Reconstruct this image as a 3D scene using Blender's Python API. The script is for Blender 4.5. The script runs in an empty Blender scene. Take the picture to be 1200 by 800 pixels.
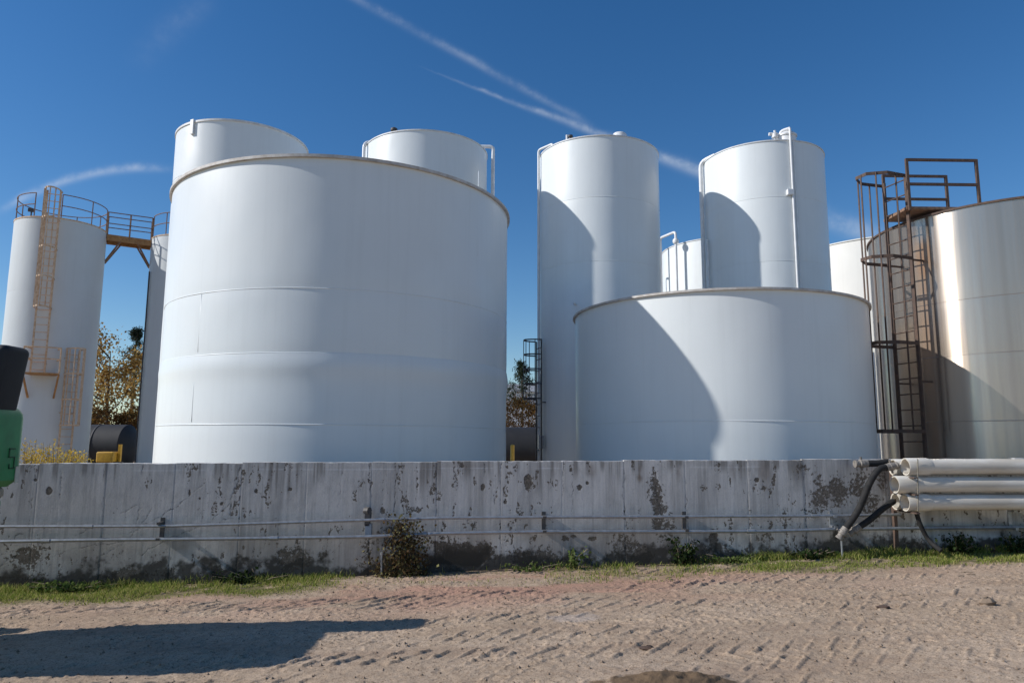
import bpy, math, random
import numpy as np
from mathutils import Vector, Matrix

# ------------------------------------------------------------------ camera, sky, sun, exposure
sc = bpy.context.scene
COL = sc.collection
rad = math.radians
CAM = np.array([0.0, 0.0, 1.6])
FPX, PITCH, ROLL = 848.15, rad(7.9447), rad(0.2778)     # focal length in px of a 1200 px wide frame
cd = bpy.data.cameras.new('camera')
cd.sensor_fit = 'HORIZONTAL'; cd.sensor_width = 36.0; cd.lens = FPX / 1200.0 * 36.0
cd.clip_start = 0.05; cd.clip_end = 5000.0
cam = bpy.data.objects.new('camera', cd); COL.objects.link(cam)
cam.matrix_world = Matrix.Translation(CAM) @ Matrix.Rotation(math.pi / 2 + PITCH, 4, 'X') @ Matrix.Rotation(ROLL, 4, 'Z')
sc.camera = cam

SUN_AZ, SUN_EL = rad(7.0), rad(33.5)                     # from the left, a little to the front
TOSUN = Vector((-math.cos(SUN_AZ) * math.cos(SUN_EL), -math.sin(SUN_AZ) * math.cos(SUN_EL), math.sin(SUN_EL)))
sl = bpy.data.lights.new('sun', 'SUN'); sl.energy = 4.5; sl.angle = rad(0.53); sl.color = (1.0, 0.975, 0.94)
so = bpy.data.objects.new('sun', sl); COL.objects.link(so)
so.rotation_euler = TOSUN.to_track_quat('Z', 'Y').to_euler(); so.location = (-30, -5, 30)

world = bpy.data.worlds.new('World'); sc.world = world; world.use_nodes = True
wt = world.node_tree; WN, WL = wt.nodes, wt.links
bg = WN['Background']; bg.inputs['Strength'].default_value = 0.112
sky = WN.new('ShaderNodeTexSky'); sky.sky_type = 'NISHITA'; sky.sun_disc = False
sky.sun_elevation = SUN_EL; sky.sun_rotation = math.atan2(TOSUN.x, TOSUN.y)
sky.altitude = 300; sky.air_density = 1.0; sky.dust_density = 0.15; sky.ozone_density = 2.5

vs = sc.view_settings
vs.view_transform = 'Standard'; vs.look = 'None'; vs.exposure = 0.0; vs.gamma = 1.0; vs.use_curve_mapping = False
sc.cycles.max_bounces = 8; sc.cycles.diffuse_bounces = 4; sc.cycles.glossy_bounces = 4


def ray(px, py):
    x, y = px - 600.0, 400.0 - py
    c, s = math.cos(ROLL), math.sin(ROLL)
    x, y = c * x - s * y, s * x + c * y
    return np.array([x, FPX * math.cos(PITCH) - y * math.sin(PITCH), FPX * math.sin(PITCH) + y * math.cos(PITCH)])


# contrails drifting across the sky dome
def wmath(op, a, b=None, c=None):
    n = WN.new('ShaderNodeMath'); n.operation = op
    for i, v in enumerate((a, b, c)):
        if v is None: continue
        if isinstance(v, (int, float)): n.inputs[i].default_value = v
        else: WL.new(v, n.inputs[i])
    return n.outputs[0]


tc = WN.new('ShaderNodeTexCoord')
nrm = WN.new('ShaderNodeVectorMath'); nrm.operation = 'NORMALIZE'; WL.new(tc.outputs['Generated'], nrm.inputs[0])
wn = WN.new('ShaderNodeTexNoise'); wn.inputs['Scale'].default_value = 22; wn.inputs['Detail'].default_value = 6
wn.inputs['Roughness'].default_value = 0.65
WL.new(nrm.outputs[0], wn.inputs['Vector'])
wn2 = WN.new('ShaderNodeTexNoise'); wn2.inputs['Scale'].default_value = 8; wn2.inputs['Detail'].default_value = 3
WL.new(nrm.outputs[0], wn2.inputs['Vector'])


def wdot(v):
    n = WN.new('ShaderNodeVectorMath'); n.operation = 'DOT_PRODUCT'
    WL.new(nrm.outputs[0], n.inputs[0]); n.inputs[1].default_value = tuple(v)
    return n.outputs['Value']


def contrail(p0, p1, w0, w1, strength, fade=0.15, bow=0.0):
    a, b = ray(*p0), ray(*p1)
    a /= np.linalg.norm(a); b /= np.linalg.norm(b)
    N = np.cross(a, b); N /= np.linalg.norm(N)
    T = b - a * (a @ b); T /= np.linalg.norm(T)
    L = math.acos(float(a @ b))
    t = wmath('DIVIDE', wmath('ARCTAN2', wdot(T), wdot(a)), L)          # 0..1 along the trail
    d = wdot(N)
    if bow:
        q = wmath('MULTIPLY', wmath('MULTIPLY', t, wmath('SUBTRACT', 1.0, t)), bow)
        d = wmath('ADD', d, q)
    d = wmath('ADD', d, wmath('MULTIPLY', wmath('SUBTRACT', wn.outputs[0], 0.5), 0.008))
    w = wmath('ADD', w0, wmath('MULTIPLY', t, w1 - w0))
    e = wmath('DIVIDE', d, wmath('MAXIMUM', w, 0.0005))
    g = wmath('POWER', 2.718, wmath('MULTIPLY', wmath('MULTIPLY', e, e), -1.0))
    def sm(lo, hi, v):
        n = WN.new('ShaderNodeMapRange'); n.interpolation_type = 'SMOOTHSTEP'
        n.inputs['From Min'].default_value = lo; n.inputs['From Max'].default_value = hi
        WL.new(v, n.inputs['Value']); return n.outputs[0]
    m = wmath('MULTIPLY', sm(-fade, fade * 0.6, t), wmath('SUBTRACT', 1.0, sm(1 - fade * 0.6, 1 + fade, t)))
    m = wmath('MULTIPLY', m, wmath('MULTIPLY', sm(0.1, 0.5, wn2.outputs[0]), wmath('ADD', 0.25, wmath('MULTIPLY', sm(0.3, 0.72, wn.outputs[0]), 1.0))))
    return wmath('MULTIPLY', wmath('MULTIPLY', g, m), strength)


tr = contrail((405, -8), (672, 136), 0.0048, 0.0044, 0.14, 0.14, 0.0)
for args in [((575, 110), (1016, 274), 0.0024, 0.0110, 0.29, 0.22, 0.0),
             ((15, 239), (186, 197), 0.0042, 0.0046, 0.24, 0.16, 0.045),
             ((165, 70), (236, 2), 0.012, 0.014, 0.05, 0.3, 0.0)]:
    tr = wmath('ADD', tr, contrail(*args))
tr = wmath('MINIMUM', tr, 0.8)
wm = WN.new('ShaderNodeMix'); wm.data_type = 'RGBA'
hs = WN.new('ShaderNodeHueSaturation'); hs.inputs['Hue'].default_value = 0.504; hs.inputs['Saturation'].default_value = 1.31; hs.inputs['Value'].default_value = 1.0
WL.new(sky.outputs[0], hs.inputs['Color'])
WL.new(tr, wm.inputs['Factor']); WL.new(hs.outputs[0], wm.inputs['A'])
wm.inputs['B'].default_value = (7.2, 7.7, 8.2, 1)
WL.new(wm.outputs['Result'], bg.inputs['Color'])

# ------------------------------------------------------------------ helpers
rng = np.random.default_rng(7)
random.seed(7)


def hash2(i, j, seed):
    n = (i.astype(np.int64) * 374761393 + j.astype(np.int64) * 668265263 + seed * 974634777) & 0xFFFFFFFF
    n = ((n ^ (n >> 13)) * 1274126177) & 0xFFFFFFFF
    n = n ^ (n >> 16)
    return (n & 0xFFFFFF) / float(0xFFFFFF)


def vnoise(u, v, seed=0):
    i, j = np.floor(u), np.floor(v)
    fu, fv = u - i, v - j
    fu = fu * fu * (3 - 2 * fu); fv = fv * fv * (3 - 2 * fv)
    a, b = hash2(i, j, seed), hash2(i + 1, j, seed)
    c, d = hash2(i, j + 1, seed), hash2(i + 1, j + 1, seed)
    return (a * (1 - fu) + b * fu) * (1 - fv) + (c * (1 - fu) + d * fu) * fv


def fbm(u, v, seed=0, octv=4, gain=0.5):
    s, a, t = 0.0, 1.0, 0.0
    for k in range(octv):
        s = s + a * vnoise(u * 2 ** k + 17.3 * k, v * 2 ** k - 9.1 * k, seed + k); t += a; a *= gain
    return s / t


def sstep(lo, hi, x):
    t = np.clip((x - lo) / (hi - lo), 0, 1)
    return t * t * (3 - 2 * t)


class MB:
    """collects shapes; build() links them as one mesh object"""
    def __init__(s): s.v, s.f, s.n = [], [], 0

    def add(s, v, f):
        s.v.append(np.asarray(v, float)); s.f += [tuple(int(i) + s.n for i in q) for q in f]; s.n += len(v); return s

    def box(s, c, size, rz=0.0, rx=0.0, ry=0.0):
        h = np.array(size) / 2
        p = np.array([[x, y, z] for x in (-1, 1) for y in (-1, 1) for z in (-1, 1)]) * h
        m = np.array(Matrix.Rotation(rz, 3, 'Z') @ Matrix.Rotation(ry, 3, 'Y') @ Matrix.Rotation(rx, 3, 'X'))
        return s.add(p @ m.T + np.array(c), [(0, 1, 3, 2), (4, 6, 7, 5), (0, 4, 5, 1), (2, 3, 7, 6), (0, 2, 6, 4), (1, 5, 7, 3)])

    def bar(s, a, b, w, h, up=(0, 0, 1)):
        a, b = np.array(a, float), np.array(b, float)
        d = b - a; d /= np.linalg.norm(d); up = np.array(up, float)
        if abs(d @ up) > 0.98: up = np.array([1.0, 0, 0])
        x = np.cross(d, up); x /= np.linalg.norm(x); y = np.cross(x, d)
        p = [q + i * x * w / 2 + j * y * h / 2 for q in (a, b) for i, j in ((-1, -1), (1, -1), (1, 1), (-1, 1))]
        return s.add(p, [(3, 2, 1, 0), (4, 5, 6, 7), (0, 1, 5, 4), (1, 2, 6, 5), (2, 3, 7, 6), (3, 0, 4, 7)])

    def tube(s, pts, r, n=8, cap=True, closed=False):
        P = np.array(pts, float); m = len(P)
        rr = np.full(m, r) if np.isscalar(r) else np.array(r, float)
        if closed: T = np.roll(P, -1, 0) - np.roll(P, 1, 0)
        else: T = np.gradient(P, axis=0)
        T /= np.linalg.norm(T, axis=1)[:, None]
        x = np.cross(T[0], [0, 0, 1.0])
        if np.linalg.norm(x) < 1e-3: x = np.array([1.0, 0, 0])
        V = []
        a = np.arange(n) / n * 2 * math.pi
        for i in range(m):
            x = x - T[i] * (x @ T[i]); x /= np.linalg.norm(x); y = np.cross(T[i], x)
            V.append(P[i] + rr[i] * (np.cos(a)[:, None] * x + np.sin(a)[:, None] * y))
        V = np.concatenate(V); F = []
        for i in range(m if closed else m - 1):
            k = (i + 1) % m
            for j in range(n):
                q = (j + 1) % n; F.append((i * n + j, i * n + q, k * n + q, k * n + j))
        if cap and not closed: F += [tuple(range(n - 1, -1, -1)), tuple((m - 1) * n + j for j in range(n))]
        return s.add(V, F)

    def lathe(s, prof, n=48, c=(0, 0, 0), axis=None, close=False):
        """prof: (radius, height) pairs round axis (default z)"""
        a = np.arange(n) / n * 2 * math.pi
        V = np.concatenate([np.stack([r * np.cos(a), r * np.sin(a), np.full(n, z)], 1) for r, z in prof])
        if axis is not None:
            q = Vector(axis).to_track_quat('Z', 'Y').to_matrix(); V = V @ np.array(q).T
        m = len(prof); F = []
        for i in range(m if close else m - 1):
            k = (i + 1) % m
            for j in range(n):
                w = (j + 1) % n; F.append((i * n + j, i * n + w, k * n + w, k * n + j))
        return s.add(V + np.array(c), F)

    def build(s, name, mat, parent=None, origin=(0, 0, 0), angle=38, attrs=None):
        v = np.concatenate(s.v) - np.array(origin)
        me = bpy.data.meshes.new(name)
        me.from_pydata(v.tolist(), [], s.f); me.validate()
        me.materials.append(mat)
        me.shade_smooth()
        if angle < 180: me.set_sharp_from_angle(angle=rad(angle))
        if attrs:
            for k, a in attrs.items():
                at = me.attributes.new(k, 'FLOAT', 'POINT'); at.data.foreach_set('value', np.asarray(a, np.float32))
        o = bpy.data.objects.new(name, me); COL.objects.link(o)
        if parent is not None: o.parent = parent
        return o


def grid_object(name, V, nu, nv, mat, attrs=None, parent=None, extra=None, angle=180, wrap=False):
    """regular grid of nu x nv points as a mesh (fast path)"""
    i = np.arange(nu if wrap else nu - 1)[:, None]; j = np.arange(nv - 1)[None, :]
    i2 = (i + 1) % nu
    F = np.stack([i * nv + j, i2 * nv + j, i2 * nv + j + 1, i * nv + j + 1], -1).reshape(-1, 4)
    me = bpy.data.meshes.new(name)
    me.vertices.add(len(V)); me.vertices.foreach_set('co', np.asarray(V, np.float32).ravel())
    me.loops.add(F.size); me.loops.foreach_set('vertex_index', F.astype(np.int32).ravel())
    me.polygons.add(len(F)); me.polygons.foreach_set('loop_start', np.arange(0, F.size, 4, dtype=np.int32))
    me.update(calc_edges=True)
    me.materials.append(mat); me.shade_smooth()
    if angle < 180: me.set_sharp_from_angle(angle=rad(angle))
    if attrs:
        for k, a in attrs.items():
            at = me.attributes.new(k, 'FLOAT', 'POINT'); at.data.foreach_set('value', np.asarray(a, np.float32).ravel())
    o = bpy.data.objects.new(name, me); COL.objects.link(o)
    if parent is not None: o.parent = parent
    return o


def leaf_mesh(name, centers, sizes, mat, parent=None, origin=(0, 0, 0), aspect=0.6, upright=0.0, seed=1, tri=False):
    """many small leaf faces in one mesh with a random value per leaf"""
    r = np.random.default_rng(seed); n = len(centers)
    C = np.asarray(centers) - np.array(origin)
    d = r.normal(size=(n, 3)); d[:, 2] += upright; d /= np.linalg.norm(d, axis=1)[:, None]
    e = r.normal(size=(n, 3)); e -= d * (e * d).sum(1)[:, None]; e /= np.linalg.norm(e, axis=1)[:, None]
    s = np.asarray(sizes)[:, None]
    f = np.cross(d, e)
    V = np.stack([C - d * s * .5, C + e * s * aspect * .5 + f * s * .08, C + d * s * .5, C - e * s * aspect * .5 + f * s * .08], 1).reshape(-1, 3)
    F = np.arange(n * 4, dtype=np.int32)
    me = bpy.data.meshes.new(name)
    me.vertices.add(n * 4); me.vertices.foreach_set('co', V.astype(np.float32).ravel())
    me.loops.add(n * 4); me.loops.foreach_set('vertex_index', F)
    me.polygons.add(n); me.polygons.foreach_set('loop_start', np.arange(0, n * 4, 4, dtype=np.int32))
    me.update(calc_edges=True); me.materials.append(mat)
    at = me.attributes.new('v', 'FLOAT', 'POINT'); at.data.foreach_set('value', np.repeat(r.random(n), 4).astype(np.float32))
    o = bpy.data.objects.new(name, me); COL.objects.link(o)
    if parent is not None: o.parent = parent
    return o


def tag(o, label=None, cat=None, group=None, kind=None):
    if label: o['label'] = label
    if cat: o['category'] = cat
    if group: o['group'] = group
    if kind: o['kind'] = kind
    return o


def thing(name, loc, label, cat, group=None):
    o = bpy.data.objects.new(name, None); COL.objects.link(o); o.location = loc; o.empty_display_size = 0.2
    return tag(o, label, cat, group)


def inst(name, me_obj, parent, loc, rot=(0, 0, 0)):
    o = bpy.data.objects.new(name, me_obj.data if hasattr(me_obj, 'data') else me_obj); COL.objects.link(o)
    o.parent = parent; o.location = loc; o.rotation_euler = rot
    return o


# ------------------------------------------------------------------ materials
def new_mat(name):
    m = bpy.data.materials.new(name); m.use_nodes = True
    return m, m.node_tree.nodes, m.node_tree.links, m.node_tree.nodes['Principled BSDF']


def mixnode(N, L, fac, a, b):
    n = N.new('ShaderNodeMix'); n.data_type = 'RGBA'
    for k, v in (('Factor', fac), ('A', a), ('B', b)):
        if isinstance(v, (int, float)): n.inputs[k].default_value = v
        elif isinstance(v, tuple): n.inputs[k].default_value = (*v, 1)
        else: L.new(v, n.inputs[k])
    return n.outputs['Result']


def noise(N, L, scale, detail=4, rough=0.55, vec=None, stretch=None):
    n = N.new('ShaderNodeTexNoise'); n.inputs['Scale'].default_value = scale
    n.inputs['Detail'].default_value = detail; n.inputs['Roughness'].default_value = rough
    t = N.new('ShaderNodeTexCoord'); src = t.outputs['Object']
    if stretch:
        m = N.new('ShaderNodeMapping'); m.inputs['Scale'].default_value = stretch
        L.new(src, m.inputs['Vector']); src = m.outputs[0]
    L.new(src, n.inputs['Vector'])
    return n.outputs[0]


def mrange(N, L, v, lo, hi, a=0.0, b=1.0):
    n = N.new('ShaderNodeMapRange'); n.inputs['From Min'].default_value = lo; n.inputs['From Max'].default_value = hi
    n.inputs['To Min'].default_value = a; n.inputs['To Max'].default_value = b
    L.new(v, n.inputs['Value']); return n.outputs[0]


def bump(N, L, b, h, strength, dist):
    n = N.new('ShaderNodeBump'); n.inputs['Strength'].default_value = strength; n.inputs['Distance'].default_value = dist
    L.new(h, n.inputs['Height']); L.new(n.outputs[0], b.inputs['Normal'])


def attr(N, name):
    n = N.new('ShaderNodeAttribute'); n.attribute_name = name; return n.outputs['Fac']


def plain(name, a, b=None, scale=6, rough=0.6, metal=0.0, stretch=None, bmp=0.0, lo=0.35, hi=0.65):
    m, N, L, p = new_mat(name)
    p.inputs['Roughness'].default_value = rough; p.inputs['Metallic'].default_value = metal
    if b is None: b = tuple(c * 0.75 for c in a)
    n = noise(N, L, scale, 5, 0.6, stretch=stretch)
    L.new(mixnode(N, L, mrange(N, L, n, lo, hi), a, b), p.inputs['Base Color'])
    if bmp: bump(N, L, p, n, bmp, 0.01)
    return m


def white_paint(name, a, b, rough=0.36):
    m, N, L, p = new_mat(name)
    big = noise(N, L, 0.9, 4, 0.6)
    st = noise(N, L, 3.0, 5, 0.65, stretch=(3.0, 3.0, 0.12))
    fine = noise(N, L, 30, 3, 0.6)
    c = mixnode(N, L, mrange(N, L, big, 0.3, 0.75), a, tuple(x * 0.95 for x in a))
    c = mixnode(N, L, mrange(N, L, st, 0.5, 0.85, 0, 0.28), c, b)
    L.new(c, p.inputs['Base Color'])
    L.new(mrange(N, L, big, 0.3, 0.7, rough - 0.06, rough + 0.1), p.inputs['Roughness'])
    bump(N, L, p, fine, 0.06, 0.01)
    return m


M = {}
M['white'] = white_paint('white tank paint', (0.765, 0.79, 0.78), (0.585, 0.60, 0.58), 0.34)
M['white_old'] = white_paint('older white tank paint', (0.585, 0.61, 0.61), (0.45, 0.46, 0.44), 0.5)
M['cream'] = white_paint('cream tank paint', (0.78, 0.75, 0.68), (0.6, 0.56, 0.48), 0.5)
M['rim'] = plain('weathered rim paint', (0.60, 0.575, 0.54), (0.42, 0.37, 0.32), 9, 0.6)
M['rim_white'] = plain('white rim paint', (0.72, 0.72, 0.72), (0.58, 0.57, 0.55), 9, 0.5)
M['roof'] = plain('roof plate', (0.55, 0.55, 0.54), (0.4, 0.38, 0.36), 3, 0.6)
M['white_pipe'] = plain('white painted pipe', (0.78, 0.78, 0.78), (0.68, 0.68, 0.67), 5, 0.35)
M['rust'] = plain('rusted steel', (0.31, 0.18, 0.11), (0.17, 0.10, 0.065), 14, 0.85, bmp=0.3)
M['rust_dark'] = plain('dark rusted steel', (0.085, 0.055, 0.042), (0.16, 0.095, 0.06), 12, 0.8, bmp=0.3, lo=0.45, hi=0.8)
M['rust_peach'] = plain('faded rusty paint', (0.70, 0.54, 0.38), (0.50, 0.31, 0.18), 9, 0.8, bmp=0.2)
M['rust_orange'] = plain('orange rust', (0.46, 0.25, 0.10), (0.30, 0.15, 0.06), 8, 0.85, bmp=0.3)
M['dark_metal'] = plain('dark steel', (0.05, 0.05, 0.055), (0.09, 0.08, 0.075), 12, 0.6)
M['galv'] = plain('galvanised conduit', (0.40, 0.42, 0.44), (0.28, 0.29, 0.30), 16, 0.42, 0.6)
M['galv_dark'] = plain('dark bracket steel', (0.06, 0.06, 0.065), (0.11, 0.10, 0.09), 16, 0.65, 0.2)
M['galv_blue'] = plain('blue grey box paint', (0.30, 0.36, 0.42), (0.22, 0.26, 0.30), 16, 0.5)
M['pvc'] = plain('dusty white plastic pipe', (0.77, 0.73, 0.65), (0.57, 0.51, 0.42), 2.2, 0.42, stretch=(0.6, 3, 3))
M['pvc_in'] = plain('brown pipe inside', (0.40, 0.33, 0.26), (0.25, 0.19, 0.14), 9, 0.7)  # bore coloured darker and browner than the outside
M['hose'] = plain('black rubber hose', (0.009, 0.009, 0.0095), (0.024, 0.022, 0.02), 18, 0.85, bmp=0.2)
M['fitting'] = plain('dusty hose fitting', (0.30, 0.27, 0.235), (0.16, 0.14, 0.12), 22, 0.7, 0.1)
M['black'] = plain('matt black plastic', (0.006, 0.0065, 0.008), (0.011, 0.011, 0.013), 6, 0.6)
M['green'] = plain('green machine paint', (0.035, 0.25, 0.085), (0.025, 0.18, 0.06), 5, 0.4)
M['letter'] = plain('dark green lettering', (0.01, 0.05, 0.02), (0.014, 0.07, 0.03), 9, 0.5)
M['green_edge'] = plain('worn green paint', (0.12, 0.30, 0.16), (0.08, 0.24, 0.12), 12, 0.5)
M['pale'] = plain('pale reflector', (0.55, 0.55, 0.46), (0.42, 0.42, 0.36), 20, 0.5)
M['tan'] = plain('dusty band', (0.36, 0.32, 0.25), (0.25, 0.22, 0.17), 20, 0.8)
M['rubber'] = plain('tyre rubber', (0.02, 0.02, 0.02), (0.035, 0.033, 0.03), 12, 0.85)
M['glass'] = plain('dark cab glass', (0.02, 0.025, 0.03), (0.03, 0.035, 0.04), 2, 0.1)
M['black_tank'] = plain('sooty black tank paint', (0.012, 0.012, 0.014), (0.02, 0.019, 0.02), 3, 0.7)
M['yellow'] = plain('yellow machine paint', (0.62, 0.36, 0.03), (0.45, 0.25, 0.03), 8, 0.5)
M['bark'] = plain('bark', (0.075, 0.055, 0.042), (0.13, 0.10, 0.08), 9, 0.95, stretch=(3, 3, 0.5))
M['building'] = plain('pale metal cladding', (0.68, 0.69, 0.70), (0.60, 0.60, 0.6), 1.5, 0.6)
M['building_roof'] = plain('grey roof cladding', (0.32, 0.33, 0.34), (0.25, 0.25, 0.26), 1.5, 0.6)
M['stone'] = plain('pebble', (0.30, 0.22, 0.155), (0.17, 0.12, 0.08), 14, 0.9)
M['twig'] = plain('dry twig', (0.12, 0.085, 0.055), (0.3, 0.24, 0.17), 9, 0.9)


def leaf_mat(name, cols, transl=0.35):
    m = bpy.data.materials.new(name); m.use_nodes = True
    N, L = m.node_tree.nodes, m.node_tree.links
    N.remove(N['Principled BSDF']); out = N['Material Output']
    r = N.new('ShaderNodeValToRGB'); r.color_ramp.interpolation = 'LINEAR'
    el = r.color_ramp.elements
    while len(el) < len(cols): el.new(0.5)
    for i, c in enumerate(cols):
        el[i].position = i / (len(cols) - 1); el[i].color = (*c, 1)
    a = N.new('ShaderNodeAttribute'); a.attribute_name = 'v'; L.new(a.outputs['Fac'], r.inputs['Fac'])
    d = N.new('ShaderNodeBsdfDiffuse'); t = N.new('ShaderNodeBsdfTranslucent'); mx = N.new('ShaderNodeMixShader')
    mx.inputs[0].default_value = transl
    for s in (d, t): L.new(r.outputs[0], s.inputs['Color'])
    L.new(d.outputs[0], mx.inputs[1]); L.new(t.outputs[0], mx.inputs[2]); L.new(mx.outputs[0], out.inputs['Surface'])
    return m


M['autumn'] = leaf_mat('autumn leaves', [(0.14, 0.07, 0.025), (0.44, 0.25, 0.07), (0.58, 0.38, 0.13), (0.34, 0.26, 0.09)])
M['autumn_dark'] = leaf_mat('brown hedge leaves', [(0.05, 0.03, 0.015), (0.14, 0.07, 0.025), (0.09, 0.07, 0.025)])
M['pine'] = leaf_mat('pine needles', [(0.018, 0.032, 0.02), (0.04, 0.06, 0.035), (0.07, 0.075, 0.05)], 0.15)
M['grass'] = leaf_mat('short grass', [(0.12, 0.17, 0.03), (0.24, 0.30, 0.06), (0.34, 0.36, 0.10), (0.52, 0.43, 0.20)], 0.4)
M['weed'] = leaf_mat('weed leaves', [(0.05, 0.09, 0.025), (0.11, 0.15, 0.045), (0.17, 0.20, 0.07)], 0.35)
M['weed_dark'] = leaf_mat('dark weed leaves', [(0.018, 0.032, 0.012), (0.035, 0.055, 0.02), (0.06, 0.08, 0.03)], 0.3)
M['vine'] = leaf_mat('half dry vine leaves', [(0.06, 0.045, 0.028), (0.11, 0.085, 0.04), (0.12, 0.07, 0.04), (0.30, 0.28, 0.12)], 0.3)
M['goldenrod'] = leaf_mat('dry yellow weeds', [(0.40, 0.26, 0.05), (0.60, 0.42, 0.08), (0.38, 0.32, 0.08)], 0.4)

# concrete wall: colour from the wear that the mesh carries
m, N, L, p = new_mat('painted concrete'); M['concrete'] = m
st = noise(N, L, 2.6, 6, 0.65, stretch=(2.6, 2.6, 0.22)); sp = noise(N, L, 45, 4, 0.7); bigc = noise(N, L, 1.1, 4, 0.6)
c = mixnode(N, L, mrange(N, L, st, 0.35, 0.7), (0.63, 0.61, 0.585), (0.45, 0.435, 0.415))
c = mixnode(N, L, mrange(N, L, bigc, 0.35, 0.7, 0, 0.35), c, (0.47, 0.45, 0.42))
c = mixnode(N, L, mrange(N, L, sp, 0.55, 0.8, 0, 0.45), c, (0.22, 0.215, 0.21))
rn = noise(N, L, 1.0, 6, 0.7, stretch=(7, 7, 0.35))
c = mixnode(N, L, mrange(N, L, rn, 0.50, 0.70, 0, 0.7), c, (0.26, 0.25, 0.24))
vn = noise(N, L, 1.0, 4, 0.65, stretch=(22, 22, 0.8))
c = mixnode(N, L, mrange(N, L, vn, 0.52, 0.68, 0, 0.45), c, (0.27, 0.26, 0.25))
mn = noise(N, L, 7, 7, 0.7)
c = mixnode(N, L, mrange(N, L, mn, 0.5, 0.72, 0, 0.5), c, (0.32, 0.315, 0.30))
c = mixnode(N, L, attr(N, 'light'), c, (0.70, 0.70, 0.70))
c = mixnode(N, L, attr(N, 'brown'), c, (0.15, 0.105, 0.075))
pn = noise(N, L, 26, 9, 0.68)
pad = N.new('ShaderNodeMath'); pad.operation = 'ADD'; L.new(attr(N, 'peel'), pad.inputs[0]); L.new(pn, pad.inputs[1])
pk = mrange(N, L, pad.outputs[0], 1.0, 1.05)
pc = mixnode(N, L, mrange(N, L, sp, 0.35, 0.7), (0.075, 0.062, 0.048), (0.21, 0.18, 0.15))
c = mixnode(N, L, attr(N, 'run'), c, (0.17, 0.155, 0.14))
c = mixnode(N, L, pk, c, pc)
cn = N.new('ShaderNodeMath'); cn.operation = 'MULTIPLY'; L.new(attr(N, 'crack'), cn.inputs[0]); L.new(mrange(N, L, pn, 0.40, 0.56, 0.0, 0.85), cn.inputs[1])
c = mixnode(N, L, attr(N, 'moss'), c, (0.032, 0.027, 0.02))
c = mixnode(N, L, cn.outputs[0], c, (0.05, 0.047, 0.045))
L.new(c, p.inputs['Base Color']); p.inputs['Roughness'].default_value = 0.85; bump(N, L, p, sp, 0.35, 0.006)

# yard soil
m, N, L, p = new_mat('yard soil'); M['soil'] = m
n1 = noise(N, L, 0.7, 5, 0.6); n2 = noise(N, L, 9, 6, 0.7); n3 = noise(N, L, 70, 4, 0.7)
c = mixnode(N, L, mrange(N, L, n1, 0.35, 0.68), (0.505, 0.385, 0.28), (0.40, 0.295, 0.205))
c = mixnode(N, L, mrange(N, L, n2, 0.45, 0.75, 0, 0.55), c, (0.29, 0.20, 0.125))
c = mixnode(N, L, mrange(N, L, n3, 0.55, 0.8, 0, 0.5), c, (0.58, 0.46, 0.335))
c = mixnode(N, L, attr(N, 'red'), c, (0.44, 0.25, 0.18))
n4 = noise(N, L, 28, 5, 0.75)
c = mixnode(N, L, mrange(N, L, n4, 0.56, 0.66, 0, 0.9), c, (0.15, 0.10, 0.06))
n6 = noise(N, L, 1.0, 5, 0.65, stretch=(0.35, 2.6, 1.0))
c = mixnode(N, L, mrange(N, L, n6, 0.48, 0.66, 0, 0.55), c, (0.31, 0.215, 0.15))
n5 = noise(N, L, 75, 3, 0.7)
c = mixnode(N, L, mrange(N, L, n5, 0.53, 0.62, 0, 0.8), c, (0.20, 0.135, 0.085))
c = mixnode(N, L, attr(N, 'litter'), c, (0.15, 0.13, 0.055))
c = mixnode(N, L, attr(N, 'dark_soil'), c, (0.15, 0.10, 0.06))
c = mixnode(N, L, attr(N, 'chalk'), c, (0.46, 0.42, 0.40))
L.new(c, p.inputs['Base Color']); p.inputs['Roughness'].default_value = 0.95
p.inputs['Specular IOR Level'].default_value = 0.2
add = N.new('ShaderNodeMath'); add.operation = 'ADD'; L.new(n2, add.inputs[0]); L.new(n3, add.inputs[1])
bump(N, L, p, add.outputs[0], 0.45, 0.02)

# stainless steel with rolled finish, rust runs carried by the mesh
m, N, L, p = new_mat('stainless steel'); M['steel'] = m
s1 = noise(N, L, 1.6, 4, 0.6, stretch=(2.2, 2.2, 0.05)); s2 = noise(N, L, 8, 4, 0.6, stretch=(2.0, 2.0, 0.03))
c = mixnode(N, L, mrange(N, L, s1, 0.3, 0.7), (0.66, 0.555, 0.45), (0.51, 0.42, 0.335))
c = mixnode(N, L, attr(N, 'stain'), c, (0.30, 0.17, 0.09))
L.new(c, p.inputs['Base Color'])
met = N.new('ShaderNodeMath'); met.operation = 'SUBTRACT'; met.inputs[0].default_value = 0.86
half = N.new('ShaderNodeMath'); half.operation = 'MULTIPLY'; half.inputs[1].default_value = 0.75
L.new(attr(N, 'stain'), half.inputs[0]); L.new(half.outputs[0], met.inputs[1]); L.new(met.outputs[0], p.inputs['Metallic'])
L.new(mrange(N, L, s2, 0.3, 0.7, 0.20, 0.27), p.inputs['Roughness'])
p.inputs['Anisotropic'].default_value = 0.95; p.inputs['Anisotropic Rotation'].default_value = 0.25
tg = N.new('ShaderNodeTangent'); tg.direction_type = 'RADIAL'; tg.axis = 'Z'; L.new(tg.outputs[0], p.inputs['Tangent'])
bump(N, L, p, s1, 0.05, 0.02)

# ------------------------------------------------------------------ wall line and ground
WK, WY0 = 0.061, 9.5                       # wall front: Y = WY0 + WK * X
WALL_A = math.atan(WK)
WDIR = np.array([math.cos(WALL_A), math.sin(WALL_A), 0]); WNRM = np.array([math.sin(WALL_A), -math.cos(WALL_A), 0])
WTHICK = 0.24


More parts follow.
